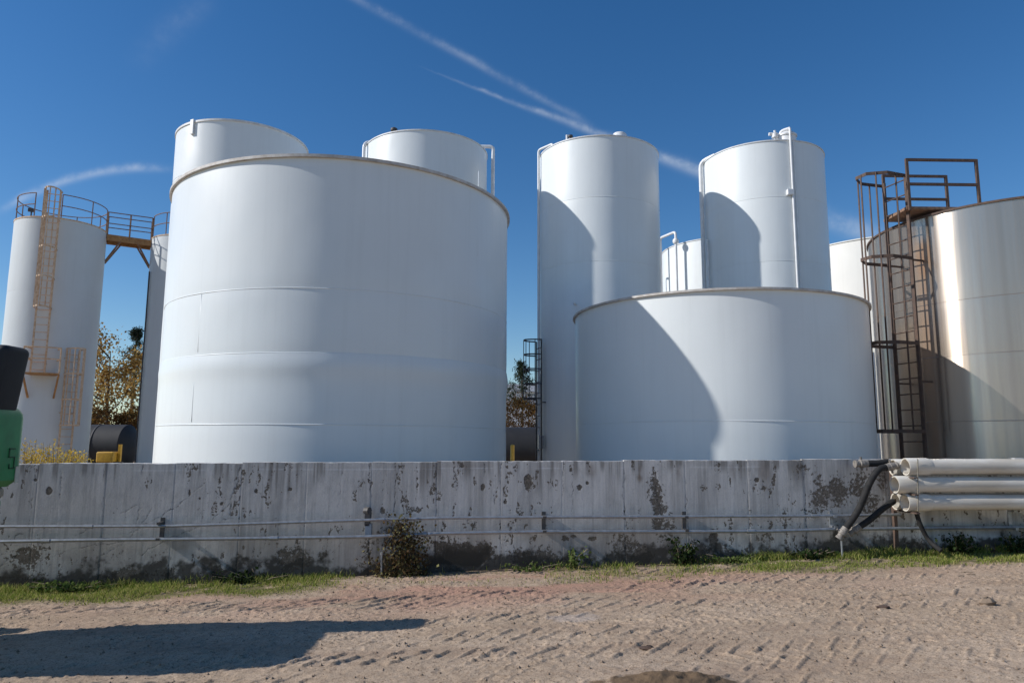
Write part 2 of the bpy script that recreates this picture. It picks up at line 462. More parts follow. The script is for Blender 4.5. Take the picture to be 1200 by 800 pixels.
def wallpt(px, py, off=0.0):
    """the point of a plane 'off' metres in front of the wall face that shows at this place of the frame"""
    v = ray(px, py); y0 = WY0 - off * math.hypot(1, WK)
    t = y0 / (v[1] - WK * v[0])
    return CAM + v * t


def planept(px, py, Y):
    v = ray(px, py); return CAM + v * (Y / v[1])


def wall_top(x): return 1.355 + (x + 0.3) * 0.0085


def tilt(x): return 0.034 * np.clip(x, -10, 11) - 0.02


TRACKS = [  # y0, slope, width, lug pitch, amp, x0, x1, phase, lug slant
    (9.05, 0.055, 0.30, 0.20, 0.016, 1.5, 9, 0.0, 1), (8.62, 0.05, 0.30, 0.19, 0.013, 2.5, 9, 0.55, 1), (8.30, 0.05, 0.32, 0.21, 0.018, 1.0, 10, 0.4, 1),
    (8.12, 0.012, 0.30, 0.19, 0.018, -9, 2.0, 0.1, 1), (7.78, 0.015, 0.30, 0.19, 0.015, -9, 3.5, 0.7, 1), (7.90, 0.03, 0.26, 0.2, 0.010, 3, 10, 0.25, 1),
    (7.42, 0.03, 0.34, 0.22, 0.018, 0.2, 10, 0.5, 1), (7.02, 0.03, 0.32, 0.2, 0.014, -2.0, 6, 0.3, 1), (6.72, 0.025, 0.3, 0.21, 0.010, -1, 3, 0.9, -1),
    (6.38, 0.02, 0.36, 0.22, 0.013, -1.2, 10, 0.2, 1), (5.90, 0.035, 0.34, 0.21, 0.017, -7, 3.0, 0.6, 1), (5.62, 0.03, 0.3, 0.2, 0.012, 1.5, 9, 0.35, -1),
    (5.42, 0.03, 0.36, 0.2, 0.016, -7, 9, 0.15, 1), (5.05, 0.02, 0.36, 0.22, 0.013, -7, 9, 0.8, 1)]


def ground_height(x, y):
    front = y < (WY0 + WK * x + 0.12)
    z = np.where(front, tilt(x), -0.02)
    near = np.clip(1.0 - (np.maximum(np.abs(x) - 11, 0) + np.maximum(y - 12.5, 0) + np.maximum(2.5 - y, 0)) / 3, 0, 1)
    r = (fbm(x * 0.9, y * 1.6, 3, 3) - 0.5) * 0.045
    r += (fbm(x * 2.5, y * 9, 5, 4) - 0.5) * 0.014
    fz = fbm(x * 14, y * 20, 9, 4, .65); r += (fz - 0.5) * 0.017
    r += sstep(.60, .70, fbm(x * 21, y * 26, 29, 3, .6)) * 0.010 * sstep(.35, .55, fbm(x * 1.2, y * 2.0, 39, 3))
    pit = fbm(x * 8, y * 13, 19, 3, .6); r -= sstep(.66, .74, pit) * 0.006                # scuffs and pits
    cl = vnoise(x * 27, y * 31, 21); r += np.clip(cl - 0.84, 0, 1) * 0.07 * sstep(.4, .6, fbm(x * 1.1, y * 1.6, 23, 3))          # loose clods
    for (y0, s, w, lp, am, x0, x1, ph, ch) in TRACKS:
        v = (y - (y0 + s * x + 0.05 * np.sin(x * 0.7 + ph * 6))) / (w / 2)
        inside = sstep(1.12, 0.85, np.abs(v)) * sstep(x0 - .6, x0 + .6, x) * sstep(x1 + .6, x1 - .6, x)
        q = (x - ch * v * 0.13) / lp + ph + 0.5 * vnoise(x * 1.5, y * 0 + y0, 31)
        tri = np.abs((q % 1.0) - 0.5) * 2
        worn = sstep(0.32, 0.52, fbm(x * 1.1, y * 1.2 + y0 * 3, 12, 3))
        r += inside * worn * (sstep(0.74, 0.84, tri) * (.3 + .7 * sstep(.3, .6, vnoise(x * 9, y * 13, 33))) - 0.22) * am * (.70 + .6 * vnoise(x * .8, y * 1.5, 35)) * np.where(x > 2.2, .8, 1.0)
        r += np.exp(-((np.abs(v) - 1.15) / 0.16) ** 2) * inside * 0.006
    # heap of dark soil in front
    r += 0.10 * np.exp(-(((x - 1.03) / 0.42) ** 2 + ((y - 5.02) / 0.22) ** 2)) * (0.7 + 0.6 * fbm(x * 12, y * 12, 41, 3))
    # turf bank against the wall
    d = WY0 + WK * x - y
    r += 0.02 * sstep(1.0, 0.1, d) * sstep(-0.2, 0.0, d)
    return z + r * near


def gz(x, y): return float(ground_height(np.array([x]), np.array([y]))[0])


xs = np.concatenate([-np.geomspace(600, 8.3, 18), np.arange(-8.0, 9.6, 0.0125), np.geomspace(10.0, 600, 18)])
ys = np.concatenate([-np.geomspace(400, 1.0, 14), np.linspace(-0.5, 4.3, 10), np.arange(4.6, 10.3, 0.0125), np.geomspace(10.6, 900, 24)])
X, Y = np.meshgrid(xs, ys, indexing='ij'); X = X.ravel(); Y = Y.ravel()
Z = ground_height(X, Y)
d = WY0 + WK * X - Y
pxl = 600 + 848 * X / np.maximum(Y, 0.5)                                           # rough bearing used to lay out soil zones
red = sstep(2.6, 1.2, d) * sstep(0.15, 0.6, d) * np.exp(-((X - 0.0) / 3.8) ** 2) * sstep(0.3, 0.6, fbm(X * 1.2, Y * 2.5, 51, 4)) * 0.95
GREEN = sstep(-1.75, -2.7, X) + sstep(2.0, 3.4, X) + 0.35 * sstep(0.3, 0.8, X) * sstep(3.2, 2.4, X)
edge = 0.62 + 0.35 * fbm(X * 1.1, X * 0, 61, 3)
litter = np.clip(GREEN, 0, 1) * sstep(edge + 0.25, edge - 0.2, d) * sstep(-0.3, 0, d) * sstep(0.25, 0.55, fbm(X * 5, Y * 8, 63, 3))
dark_soil = sstep(1.25, 0.55, ((X - 1.03) / 0.5) ** 2 + ((Y - 5.0) / 0.24) ** 2 + (fbm(X * 9, Y * 9, 71, 4) - 0.5) * 1.6)  # damp dark soil of the heap
dark_soil = np.maximum(dark_soil, 0.5 * sstep(0.3, 0.05, d) * sstep(-0.3, 0, d))  # soil coloured darker towards the foot of the wall
chalk = 0.3 * sstep(1.2, 0.4, ((X - 0.62) / 0.28) ** 2 + ((Y - 6.95) / 0.16) ** 2 + (fbm(X * 8, Y * 8, 81, 3) - 0.5) * 1.5)
grd = grid_object('ground', np.stack([X, Y, Z], 1), len(xs), len(ys), M['soil'],
                  {'red': red, 'litter': litter, 'dark_soil': dark_soil, 'chalk': chalk})
tag(grd, kind='structure')

# ------------------------------------------------------------------ containment wall in cast panels
wall = thing('concrete_wall', (0, WY0, 0), 'long low peeling grey concrete containment wall in front of the tanks', 'wall')
WO = np.array([0, WY0, 0])
SEAMS = [41, 121, 202, 281, 358, 434, 511, 587, 659, 732, 804, 878, 943, 1040, 1120, 1195]
useam = [float((wallpt(s, 600) - WO) @ WDIR) for s in SEAMS]
useam = [useam[0] - 2.7, useam[0] - 1.75, useam[0] - 0.85] + useam + [useam[-1] + 0.9, useam[-1] + 1.8, useam[-1] + 2.7, useam[-1] + 3.6]


def uv_of(px, py):
    q = wallpt(px, py) - WO
    return float(q @ WDIR), float(q[2])


CRACKS = [  # polylines in frame places, dark width in metres
    ([(41, 545), (40, 565), (36, 600), (34, 632), (38, 660)], .012), ([(72, 552), (71, 583)], .012), ([(121, 548), (121, 600), (118, 640)], .006),
    ([(167, 545), (166, 570), (163, 600), (160, 615)], .012), ([(85, 629), (120, 612), (165, 590)], .010), ([(118, 650), (140, 640), (170, 610), (192, 566)], .007),
    ([(150, 625), (176, 612), (215, 587), (240, 565)], .008), ([(165, 650), (200, 630), (245, 612), (270, 588)], .008), ([(60, 652), (100, 640), (145, 635)], .008),
    ([(16, 635), (18, 626), (28, 625), (31, 632)], .009), ([(0, 664), (20, 650)], .012),
    ([(281, 545), (278, 565), (271, 585), (269, 602)], .018), ([(262, 607), (272, 607)], .012), ([(296, 607), (324, 607)], .012),
    ([(300, 575), (315, 585)], .008), ([(402, 547), (399, 570), (396, 595)], .010), ([(434, 540), (433, 565), (435, 590), (432, 640), (434, 668)], .016),
    ([(464, 540), (463, 570), (462, 600)], .014), ([(512, 540), (511, 610)], .007), ([(587, 540), (586, 600), (588, 650)], .010),
    ([(568, 543), (567, 560)], .02), ([(581, 572), (580, 592)], .014), ([(732, 550), (730, 580), (734, 612), (735, 655)], .014), ([(804, 540), (804, 590), (808, 640)], .012),
    ([(672, 545), (671, 605)], .007), ([(850, 570), (848, 585), (853, 592)], .013), ([(690, 602), (706, 598)], .01), ([(660, 540), (660, 602)], .006),
    ([(878, 545), (877, 600), (880, 650)], .006), ([(943, 540), (944, 600), (946, 650)], .010), ([(520, 640), (520, 660)], .01), ([(770, 545), (768, 575), (775, 600)], .02),
]
BLOBS = [  # frame place, half sizes (m), strength of peeling
    (30, 655, .35, .22, .9), (45, 640, .12, .3, .7), (130, 650, .5, .2, .55), (190, 655, .25, .2, .6), (230, 645, .2, .2, .5), (345, 655, .35, .22, .95),
    (300, 660, .3, .14, .7), (385, 640, .2, .25, .55), (430, 640, .15, .3, .7), (455, 630, .3, .4, .7), (540, 650, .75, .24, 1.05), (620, 655, .5, .2, .95), (585, 620, .12, .5, .45),
    (610, 605, .3, .35, .42), (640, 660, .7, .12, .9), (700, 630, .3, .1, .5), (735, 640, .32, .35, .8), (752, 655, .2, .3, 1.0), (772, 600, .16, .5, .95), (768, 565, .10, .25, .9),
    (782, 615, .15, .3, .85), (745, 605, .3, .2, .6), (820, 655, .5, .12, .8), (880, 610, .15, .12, .5), (920, 610, .18, .12, .7), (890, 575, .12, .1, .6), (930, 560, .3, .2, .5),
    (960, 580, .25, .35, .85), (985, 575, .3, .3, .9), (1005, 565, .25, .3, .8), (1020, 590, .25, .4, .8), (975, 605, .3, .35, .6), (940, 548, .14, .12, .8), (1035, 560, .12, .3, .8),
    (58, 575, .045, .06, 1.3), (42, 562, .03, .03, 1.2), (222, 577, .02, .06, 1.2), (234, 584, .02, .02, 1.2), (260, 590, .03, .03, 1.2), (300, 575, .03, .05, 1.1), (340, 573, .04, .05, 1.1),
    (448, 597, .05, .1, .95), (487, 597, .12, .06, .8), (619, 563, .07, .13, 1.25), (566, 571, .04, .06, 1.1), (592, 588, .03, .03, 1.3), (542, 546, .03, .03, 1.3), (679, 571, .05, .05, 1.2), (688, 566, .03, .03, 1.2),
    (662, 630, .07, .05, 1.1), (694, 631, .08, .04, 1.1), (672, 628, .06, .04, 1.0), (836, 635, .08, .22, 1.3), (823, 572, .08, .08, .8), (843, 570, .1, .08, .7), (887, 562, .035, .035, 1.4), (895, 572, .07, .07, .9),
    (520, 630, .07, .05, .9), (760, 575, .05, .2, .7), (1065, 620, .12, .12, .6), (1130, 640, .5, .18, .7)]
BROWN = [(750, 555, .05, .11, 1.1), (692, 552, .07, .1, .5), (795, 553, .04, .1, .5), (870, 550, .25, .12, .5), (895, 552, .1, .2, .55), (1037, 565, .06, .25, .8), (965, 585, .2, .2, .55), (545, 545, .3, .06, .3)]


def blobs(U, V, lst, seed):
    out = np.zeros_like(U)
    w1 = (fbm(U * 9, V * 9, seed, 3) - 0.5) * 0.9
    for (px, py, a, b, s) in lst:
        u0, v0 = uv_of(px, py)
        k = (np.abs(U - u0) < a * 2.2) & (np.abs(V - v0) < b * 2.2)
        if not k.any(): continue
        q = np.sqrt(((U[k] - u0) / a) ** 2 + ((V[k] - v0) / b) ** 2) + w1[k] * 0.8
        out[k] = np.maximum(out[k], s * sstep(1.5, 0.2, q))
    return out


def crack_field(U, V):
    out = np.zeros_like(U)
    jx = (fbm(U * 14, V * 14, 91, 3) - 0.5) * 0.05; jy = (fbm(U * 14, V * 14, 95, 3) - 0.5) * 0.05
    br = sstep(0.28, 0.55, fbm(U * 6, V * 6, 97, 3))
    for pts, w in CRACKS:
        q = [uv_of(*p_) for p_ in pts]
        for (a, b) in zip(q[:-1], q[1:]):
            k = (U > min(a[0], b[0]) - .08) & (U < max(a[0], b[0]) + .08) & (V > min(a[1], b[1]) - .08) & (V < max(a[1], b[1]) + .08)
            if not k.any(): continue
            u, v = U[k] + jx[k], V[k] + jy[k]
            du, dv = b[0] - a[0], b[1] - a[1]
            t = np.clip(((u - a[0]) * du + (v - a[1]) * dv) / (du * du + dv * dv), 0, 1)
            dd = np.hypot(u - a[0] - t * du, v - a[1] - t * dv)
            out[k] = np.maximum(out[k], sstep(w * .85, w * 0.2, dd) * br[k])
    return out


for k, (u0, u1) in enumerate(zip(useam[:-1], useam[1:])):
    nu = max(8, int((u1 - u0) / 0.0095)); nv = 160
    u = np.linspace(u0 + 0.0006, u1 - 0.0006, nu)
    um = (u0 + u1) / 2
    top = wall_top(um * math.cos(WALL_A)) + (0.004 if k % 3 == 0 else -0.003)
    base = float(tilt(np.array(um))) - 0.12
    v = np.linspace(base, top, nv)
    U, V = np.meshgrid(u, v, indexing='ij'); U = U.ravel(); V = V.ravel()
    tone = fbm(U * 7, V * 7, 101, 5, 0.6)
    S = blobs(U, V, BLOBS, 111)
    hb = V - tilt(U)                                                   # height over the soil
    low = sstep(0.42, 0.04, hb + (fbm(U * 3, V * 3, 117, 3) - .5) * .35) * 0.85
    spk = sstep(0.56, 0.68, fbm(U * 15, V * 5.5, 119, 4, 0.62)) * sstep(.30, .5, fbm(U * .9, V * 1.2, 121, 3))     # scattered chips
    small = np.clip(S, 0, 1.3)
    lowmix = low * sstep(0.3, 0.62, fbm(U * 1.7, V * 2.5, 123, 3)) * 1.05
    peel = np.clip(0.14 + 0.52 * np.maximum(small, lowmix) + (tone - 0.5) * 0.22, 0, 0.72)
    peel = np.maximum(peel, 0.30 + 0.24 * spk)
    peel = np.clip(peel, 0.0, 0.72)
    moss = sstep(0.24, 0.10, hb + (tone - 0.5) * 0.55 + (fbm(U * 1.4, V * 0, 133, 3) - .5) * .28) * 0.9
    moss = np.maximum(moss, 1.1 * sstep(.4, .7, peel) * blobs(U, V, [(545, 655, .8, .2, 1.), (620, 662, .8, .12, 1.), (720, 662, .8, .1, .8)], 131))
    crk = crack_field(U, V)
    brn = blobs(U, V, BROWN, 141) * sstep(0.3, 0.6, fbm(U * 12, V * 4, 143, 3)) * 0.9
    brn = np.maximum(brn, .42 * sstep(.85, .15, hb) * sstep(.35, .6, fbm(U * 2.2, V * 3, 147, 4)))
    rf = fbm(U * 13, V * .35, 181, 4, .6); ln_ = .12 + .75 * vnoise(U * 5, U * 0, 187) * vnoise(U * 1.1, U * 0, 189)
    runs = sstep(.50, .66, rf) * sstep(top - ln_, top - ln_ * .25, V) * .75
    lgt = np.exp(-((V - (top - 0.085)) / 0.006) ** 2) * sstep(0.4, 0.6, fbm(U * 2.0, V * 0, 151, 3)) * 0.7
    lgt = np.maximum(lgt, np.exp(-(np.minimum(U - u0, u1 - U) / 0.006) ** 2) * 0.2 * sstep(.4, .6, fbm(U * 3, V * 3, 157, 2)))
    dep = 0.004 * (fbm(U * 2.2, V * 2.2, 161, 4) - .5) + 0.002 * (tone - .5) - sstep(.5, .6, peel) * 0.0015 - crk * 0.001
    dep += (hash2(np.array([k]), np.array([3]), 5)[0] - 0.5) * 0.004    # each cast panel stands a little proud or shy
    dep -= 0.0012 * np.exp(-(np.minimum(U - u0, u1 - U) / 0.004) ** 2)
    jag = 0.012 * (fbm(U * 9, V * 0, 171, 3) - 0.5) * sstep(top - 0.03, top, V)
    P = np.outer(U, WDIR) + np.outer(dep, WNRM); P[:, 2] = V + jag
    # close the panel: sides and top run back to the core
    bk = -0.06
    V3 = P.reshape(nu, nv, 3)
    colL = V3[0].copy(); colR = V3[-1].copy()
    colL[:, :2] += bk * WNRM[:2]; colR[:, :2] += bk * WNRM[:2]
    G = np.concatenate([colL[None], V3, colR[None]], 0)
    topback = G[:, -1:].copy(); topback[:, :, :2] -= (WTHICK) * WNRM[:2]
    G = np.concatenate([G, topback], 1)
    def ext(a):
        a = a.reshape(nu, nv); a = np.concatenate([a[:1], a, a[-1:]], 0); return np.concatenate([a, a[:, -1:]], 1)
    grid_object('wall_panel', G.reshape(-1, 3), nu + 2, nv + 1, M['concrete'],
                {'peel': ext(peel), 'moss': ext(moss), 'crack': ext(crk), 'brown': ext(brn), 'light': ext(lgt), 'run': ext(runs)}, wall, angle=50)
core = MB()
a, b = useam[0] + 0.01, useam[-1] - 0.01
pa, pb = WO + WDIR * a - WNRM * 0.13, WO + WDIR * b - WNRM * 0.13
core.add([pa + WNRM * .09 + [0, 0, -.4], pb + WNRM * .09 + [0, 0, -.4], pb - WNRM * .09 + [0, 0, -.4], pa - WNRM * .09 + [0, 0, -.4],
          pa + WNRM * .09 + [0, 0, wall_top(a) - .03], pb + WNRM * .09 + [0, 0, wall_top(b) - .03], pb - WNRM * .09 + [0, 0, wall_top(b) - .03], pa - WNRM * .09 + [0, 0, wall_top(a) - .03]],
         [(3, 2, 1, 0), (4, 5, 6, 7), (0, 1, 5, 4), (1, 2, 6, 5), (2, 3, 7, 6), (3, 0, 4, 7)])
core.build('wall_core', M['rim'], wall, WO)

# ------------------------------------------------------------------ tanks
R0 = 1.7


def at_bearing(b, D): return np.array([math.sin(rad(b)) * D, math.cos(rad(b)) * D, 0.0])


def hit(px, py, C, r):
    """where the sight line through this place of the frame meets an upright cylinder"""
    v = ray(px, py); v = v / math.hypot(v[0], v[1])
    b = v[0] * C[0] + v[1] * C[1]; q = max(b * b - C[0] ** 2 - C[1] ** 2 + r * r, 0)
    return CAM + v * (b - math.sqrt(q))


def ang(P, C): return math.atan2(P[1] - C[1], P[0] - C[0])


TK = {}


def tank(key, b, D, r, h, label, mat, seams_px=(), seam_x=None, lip=0.985, rimmat='rim', rimh=0.05, vseams=(), wav=0.004, group=None, name='storage_tank', bulge=None):
    C = at_bearing(b, D); R = r * D; H = 1.6 + h * D; rb = R * lip
    root = thing(name, C, label, 'storage tank', group)
    zs = [0.0] + sorted(float(hit(seam_x, y, C, rb)[2]) for y in seams_px) + [H - 0.005]
    n = 220
    th = np.arange(n) / n * 2 * math.pi
    sd = int(abs(b) * 100)
    for i, (z0, z1) in enumerate(zip(zs[:-1], zs[1:])):
        m = max(6, int((z1 - z0) / 0.07))
        zz = np.linspace(z0, z1, m)
        TH, ZZ = np.meshgrid(th, zz, indexing='ij')
        cx, cy = np.cos(TH) * 3, np.sin(TH) * 3
        dr = (fbm(cx + 11, cy * 1.3 + ZZ * 0.9, sd, 3) - 0.5) * wav * 2
        edge_d = np.minimum(ZZ - z0 if i else 9 + 0 * ZZ, z1 - ZZ if i < len(zs) - 2 else 9 + 0 * ZZ)
        dr -= np.exp(-(edge_d / 0.09) ** 2) * wav * 0.8                  # plates draw in at the welds
        if bulge is not None and i == bulge - 1:                         # one course has swollen below its top weld
            dr += 0.022 * np.exp(-((z1 - 0.16 - ZZ) / 0.15) ** 2) * (.7 + .6 * vnoise(TH * 2, TH * 0, 3))
        rr = rb + dr
        V = np.stack([np.cos(TH) * rr, np.sin(TH) * rr, ZZ], -1).reshape(-1, 3)
        at = None
        if mat == 'steel':
            at = {'stain': steel_stain(TH, ZZ, H).ravel()}
        grid_object('shell_course', V, n, m, M[mat], at, root, wrap=True)
        if i:
            MB().lathe([(rb - .012, z0 - .009), (rb - .001, z0 - .007), (rb + .0028, z0), (rb - .001, z0 + .007), (rb - .012, z0 + .009)], n).build('weld_seam', M[mat], root, angle=180,
                        attrs={'stain': np.zeros(5 * n)} if mat == 'steel' else None)
    for (x, y0, y1) in vseams:
        p0, p1 = hit(x, y0, C, rb), hit(x, y1, C, rb); a = ang(p0, C)
        q = np.array([math.cos(a) * (rb - .0045), math.sin(a) * (rb - .0045), 0])
        MB().tube([q + [0, 0, p1[2]], q + [0, 0, p0[2]]], 0.006, 6).build('weld_seam', M[mat], root, angle=180)
    MB().lathe([(rb - .02, H - rimh), (R, H - rimh), (R, H), (rb - .05, H + .004), (rb - .05, H - rimh)], n, close=True).build('rim', M[rimmat], root)
    MB().lathe([(rb - .03, H - .03), (R * .5, H + R * .03), (0.02, H + R * .06)], 96).build('roof', M['roof'], root)
    TK[key] = (root, C, R, rb, H)
    return TK[key]


def steel_stain(TH, ZZ, H):
    C = at_bearing(34.985, 9.9 * R0)
    a0 = ang(hit(1082, 350, C, .144 * 9.9 * R0), C)
    d = (TH - a0 + math.pi) % (2 * math.pi) - math.pi
    w = 0.055 + 0.02 * vnoise(ZZ * 1.3, ZZ * 0, 7)
    s = np.exp(-(d / w) ** 2) * sstep(H - 0.2, H - 0.7, ZZ) * (0.45 + 0.5 * fbm(TH * 40, ZZ * 0.7, 13, 3))
    s += 0.7 * np.exp(-((d - .04) / .06) ** 2 - ((ZZ - (H - .75)) / .3) ** 2)
    d2 = d + 0.12
    s += 0.15 * np.exp(-(d2 / 0.08) ** 2) * fbm(TH * 60, ZZ * 0.6, 17, 3)
    return np.clip(s, 0, 0.9)


tank('T1', -13.23, 8.07 * R0, .2249, .3088, 'widest white tank, standing front left with dull welded bands', 'white', (337, 413, 497), 345,
     vseams=((236, 344, 412), (229, 420, 494), (560, 300, 200)), wav=.006, rimh=.045, bulge=2)
tank('Tc', -21.31, R0 / .0844, .0844, .3944, 'tall white tank rising behind the left end of the widest tank', 'white', (200,), 264, rimmat='rim_white', lip=.985)
tank('Td', -7.12, R0 / .0876, .0876, .4077, 'tall white tank behind the widest tank, pipe bends on both sides of its top', 'white', (205,), 493, rimmat='rim_white', lip=.99, rimh=.03)
tank('T3', 7.03, R0 / .0854, .0854, .4025, 'tall slim white tank with a black caged ladder low on its shaded left side', 'white', (230, 305), 700, rimmat='rim_white', lip=.99, rimh=.03)
tank('T4', 19.74, R0 / .0796, .0796, .3770, 'tall white tank with two thin pipes running down its face and a vent on top', 'white', (231, 306), 895, rimmat='rim_white', lip=.99, rimh=.03)
tank('T5', 15.83, 8.3 * R0, .1903, .1690, 'low wide white tank with a slanting shadow across its face', 'white', (493,), 900, lip=.982, rimh=.035)
tank('T6', 34.985, 9.9 * R0, .1440, .2448, 'brushed stainless steel tank with rusty caged ladder at the right edge', 'steel', (348, 414, 493), 1150, rimmat='rust_dark', lip=.99, rimh=.035, wav=.002)
tank('Ta', -32.72, 36.0, .0479, .2518, 'slim white tank at far left with rusty caged ladders and guardrail', 'white_old', (340, 455), 60, lip=.99, rimmat='rust_peach', rimh=.05)
bl = math.degrees(math.atan2(*ray(178.5, 266)[:2])) + math.degrees(math.asin(.0479 * .99))
tank('Tb', bl, 36.0, .0479, .2518, 'slim white tank half hidden behind the widest tank, reached by the rusty walkway', 'white_old', (340, 455), 190, lip=.99, rimmat='rust_peach', rimh=.05)
# small tank between the tall ones and big cream tank behind the steel one
Re_ = .080
be = math.degrees(math.atan2(*ray(775.5, 305)[:2])) + math.degrees(math.asin(Re_ * .99))
tank('Te', be, 26.0, Re_, .2575, 'shorter white tank glimpsed between the two tall white tanks', 'white', (), 800, lip=.99, rimmat='rim_white', rimh=.03)
tank('Tf', 27.6, 34.0, .110, .232, 'large cream tank peeping out between the low white tank and the steel tank', 'cream', (), 990, lip=.99, rimmat='cream', rimh=.04)


# ---- fittings of the tanks
def arc(c, r, a0, a1, ux, uy, n=7):
    c = np.array(c, float)
    return [c + r * (math.cos(a) * np.array(ux) + math.sin(a) * np.array(uy)) for a in np.linspace(a0, a1, n)]


def polar(C, a, r, z): return np.array([C[0] + math.cos(a) * r, C[1] + math.sin(a) * r, z])


def bent(pts, r=0.12, n=5):
    """polyline with rounded corners"""
    pts = [np.array(p, float) for p in pts]; out = [pts[0]]
    for a, b, c in zip(pts[:-2], pts[1:-1], pts[2:]):
        u = (a - b) / np.linalg.norm(a - b); w = (c - b) / np.linalg.norm(c - b)
        k = min(r, np.linalg.norm(a - b) * .45, np.linalg.norm(c - b) * .45)
        p0, p2 = b + u * k, b + w * k
        for t in np.linspace(0, 1, n): out.append((1 - t) ** 2 * p0 + 2 * t * (1 - t) * b + t * t * p2)
    return out + [pts[-1]]


def pipe(key, name, pts, r, mat='white_pipe', bend=0.14, parent=None):
    root, C = TK[key][:2]
    return MB().tube(bent(pts, bend) if len(pts) > 2 else pts, r, 10).build(name, M[mat], parent or root, C)


def side_angle(key, px, py):
    root, C, R, rb, H = TK[key]; return ang(hit(px, py, C, rb), C)


_rung = {}


def ladder(key, a, z0, z1, width, stand, mat, rs=0.3, cage=None, depth=0.7, hoop_dz=1.2, nstraps=5, rail=0.025, rung_mat=None, square=False, hmat=None, rr=.012, bw=.03, hh=.035):
    root, C, R, rb, H = TK[key]
    n = np.array([math.cos(a), math.sin(a), 0]); t = np.array([-math.sin(a), math.cos(a), 0])
    base = np.array([C[0], C[1], 0]) + n * (rb + stand)
    m = MB()
    for s in (-1, 1):
        q = base + t * s * width / 2
        m.bar(q + [0, 0, z0], q + [0, 0, z1], rail * 2.2, rail * 1.2, n)
        z = z0 + 0.4
        while z < min(z1, H) - 0.1:
            m.bar(q + [0, 0, z], q - n * (stand + .004) + [0, 0, z], .03, .03); z += 2.2
    lad = m.build('ladder', M[mat], root, C)
    key2 = (mat, round(width, 2))
    if key2 not in _rung:
        _rung[key2] = MB().tube([(-width / 2, 0, 0), (width / 2, 0, 0)], rr, 6).build('rung', M[rung_mat or mat], lad)
        first = _rung[key2]
    else: first = None
    z = z0 + 0.15
    while z < z1 - 0.05:
        loc = base - np.array([C[0], C[1], 0]) + [0, 0, z]
        if first is not None:
            first.location = loc; first.rotation_euler = (0, 0, a + math.pi / 2); first = None
        else: inst('rung', _rung[key2], lad, loc, (0, 0, a + math.pi / 2))
        z += rs
    if cage:
        c0, c1 = cage
        prof = []
        if square:
            prof = [t * -width / 2 * 1.15, t * -width / 2 * 1.25 + n * depth * .62, t * -width * .25 + n * depth, t * width * .25 + n * depth, t * width / 2 * 1.25 + n * depth * .62, t * width / 2 * 1.15]
        else:
            for f in np.linspace(0, 1, 11):
                b = -math.pi / 2 + f * math.pi
                prof.append(t * math.sin(b) * width * .62 + n * (math.cos(b) ** .8) * depth)
        k = max(2, int(round((c1 - c0) / hoop_dz)) + 1)
        for z in np.linspace(c0, c1, k):
            mm = MB()
            for p0, p1 in zip(prof[:-1], prof[1:]):
                mm.bar(base + p0 + [0, 0, z], base + p1 + [0, 0, z], .012, .06 if square else hh)
            mm.build('cage_hoop', M[hmat or mat], lad, C)
        for f in np.linspace(0.12, 0.88, nstraps):
            g = f * (len(prof) - 1); i = int(g); w = g - i
            p0 = prof[i] * (1 - w) + prof[min(i + 1, len(prof) - 1)] * w
            MB().bar(base + p0 * 1.01 + [0, 0, c0 - .02], base + p0 * 1.01 + [0, 0, c1 + .02], bw, .012, n).build('cage_bar', M[hmat or mat], lad, C)
    return lad, base, n, t


def guardrail(key, mat, z0, height, a0, a1, posts, rr=0.02, inset=0.05):
    root, C, R, rb, H = TK[key]
    m = MB()
    aa = np.linspace(a0, a1, 40)
    for z in (z0 + height, z0 + height * .52):
        m.tube([polar(C, a, R - inset, z) for a in aa], rr, 6)
    g = m.build('guardrail', M[mat], root, C)
    for a in np.linspace(a0, a1, posts):
        MB().tube([polar(C, a, R - inset, z0 - .02), polar(C, a, R - inset, z0 + height)], rr * 1.15, 6).build('rail_post', M[mat], g, C)
    return g


# far left tank: guardrail, two caged ladders and a landing
root, C, R, rb, H = TK['Ta']
af = math.atan2(-C[1], -C[0])
al = side_angle('Ta', 58, 300); am_ = side_angle('Ta', 79, 460)
guardrail('Ta', 'rust', H, 1.0, al + 0.16, al + 0.16 + 2 * math.pi - 0.6, 9)
zmid = float(hit(50, 438, C, rb)[2])
ladder('Ta', al, zmid, H + 1.05, .48, .18, 'rust_peach', cage=(float(hit(52, 362, C, rb)[2]), H + 1.0), hoop_dz=1.35, nstraps=5, rail=.03, rr=.016, bw=.045, hh=.06)
ladder('Ta', am_, 0.1, zmid + 1.05, .48, .18, 'rust_peach', cage=(2.2, zmid + 1.05), hoop_dz=1.1, nstraps=6, rail=.03, rr=.016, bw=.045, hh=.06)
a0, a1 = side_angle('Ta', 36, 430), side_angle('Ta', 66, 430)
def arcplate(m, C, a0, a1, r0, r1, z0, z1, n=8):
    V, F = [], []
    for a in np.linspace(a0, a1, n):
        V += [polar(C, a, r0, z0), polar(C, a, r1, z0), polar(C, a, r1, z1), polar(C, a, r0, z1)]
    for i in range(n - 1):
        k = i * 4
        for j in range(4): F.append((k + j, k + (j + 1) % 4, k + 4 + (j + 1) % 4, k + 4 + j))
    F += [(0, 1, 2, 3), tuple(4 * (n - 1) + j for j in (3, 2, 1, 0))]
    m.add(V, F)
m = MB(); arcplate(m, C, a0, a1, rb + .01, rb + .75, zmid - .06, zmid)
plat = m.build('landing', M['rust_orange'], root, C)
for a in (a0, a1):
    MB().bar(polar(C, a, rb + .66, zmid - .05), polar(C, a, rb + .01, zmid - .95), .06, .06).build('landing_brace', M['rust_orange'], plat, C)
m = MB()
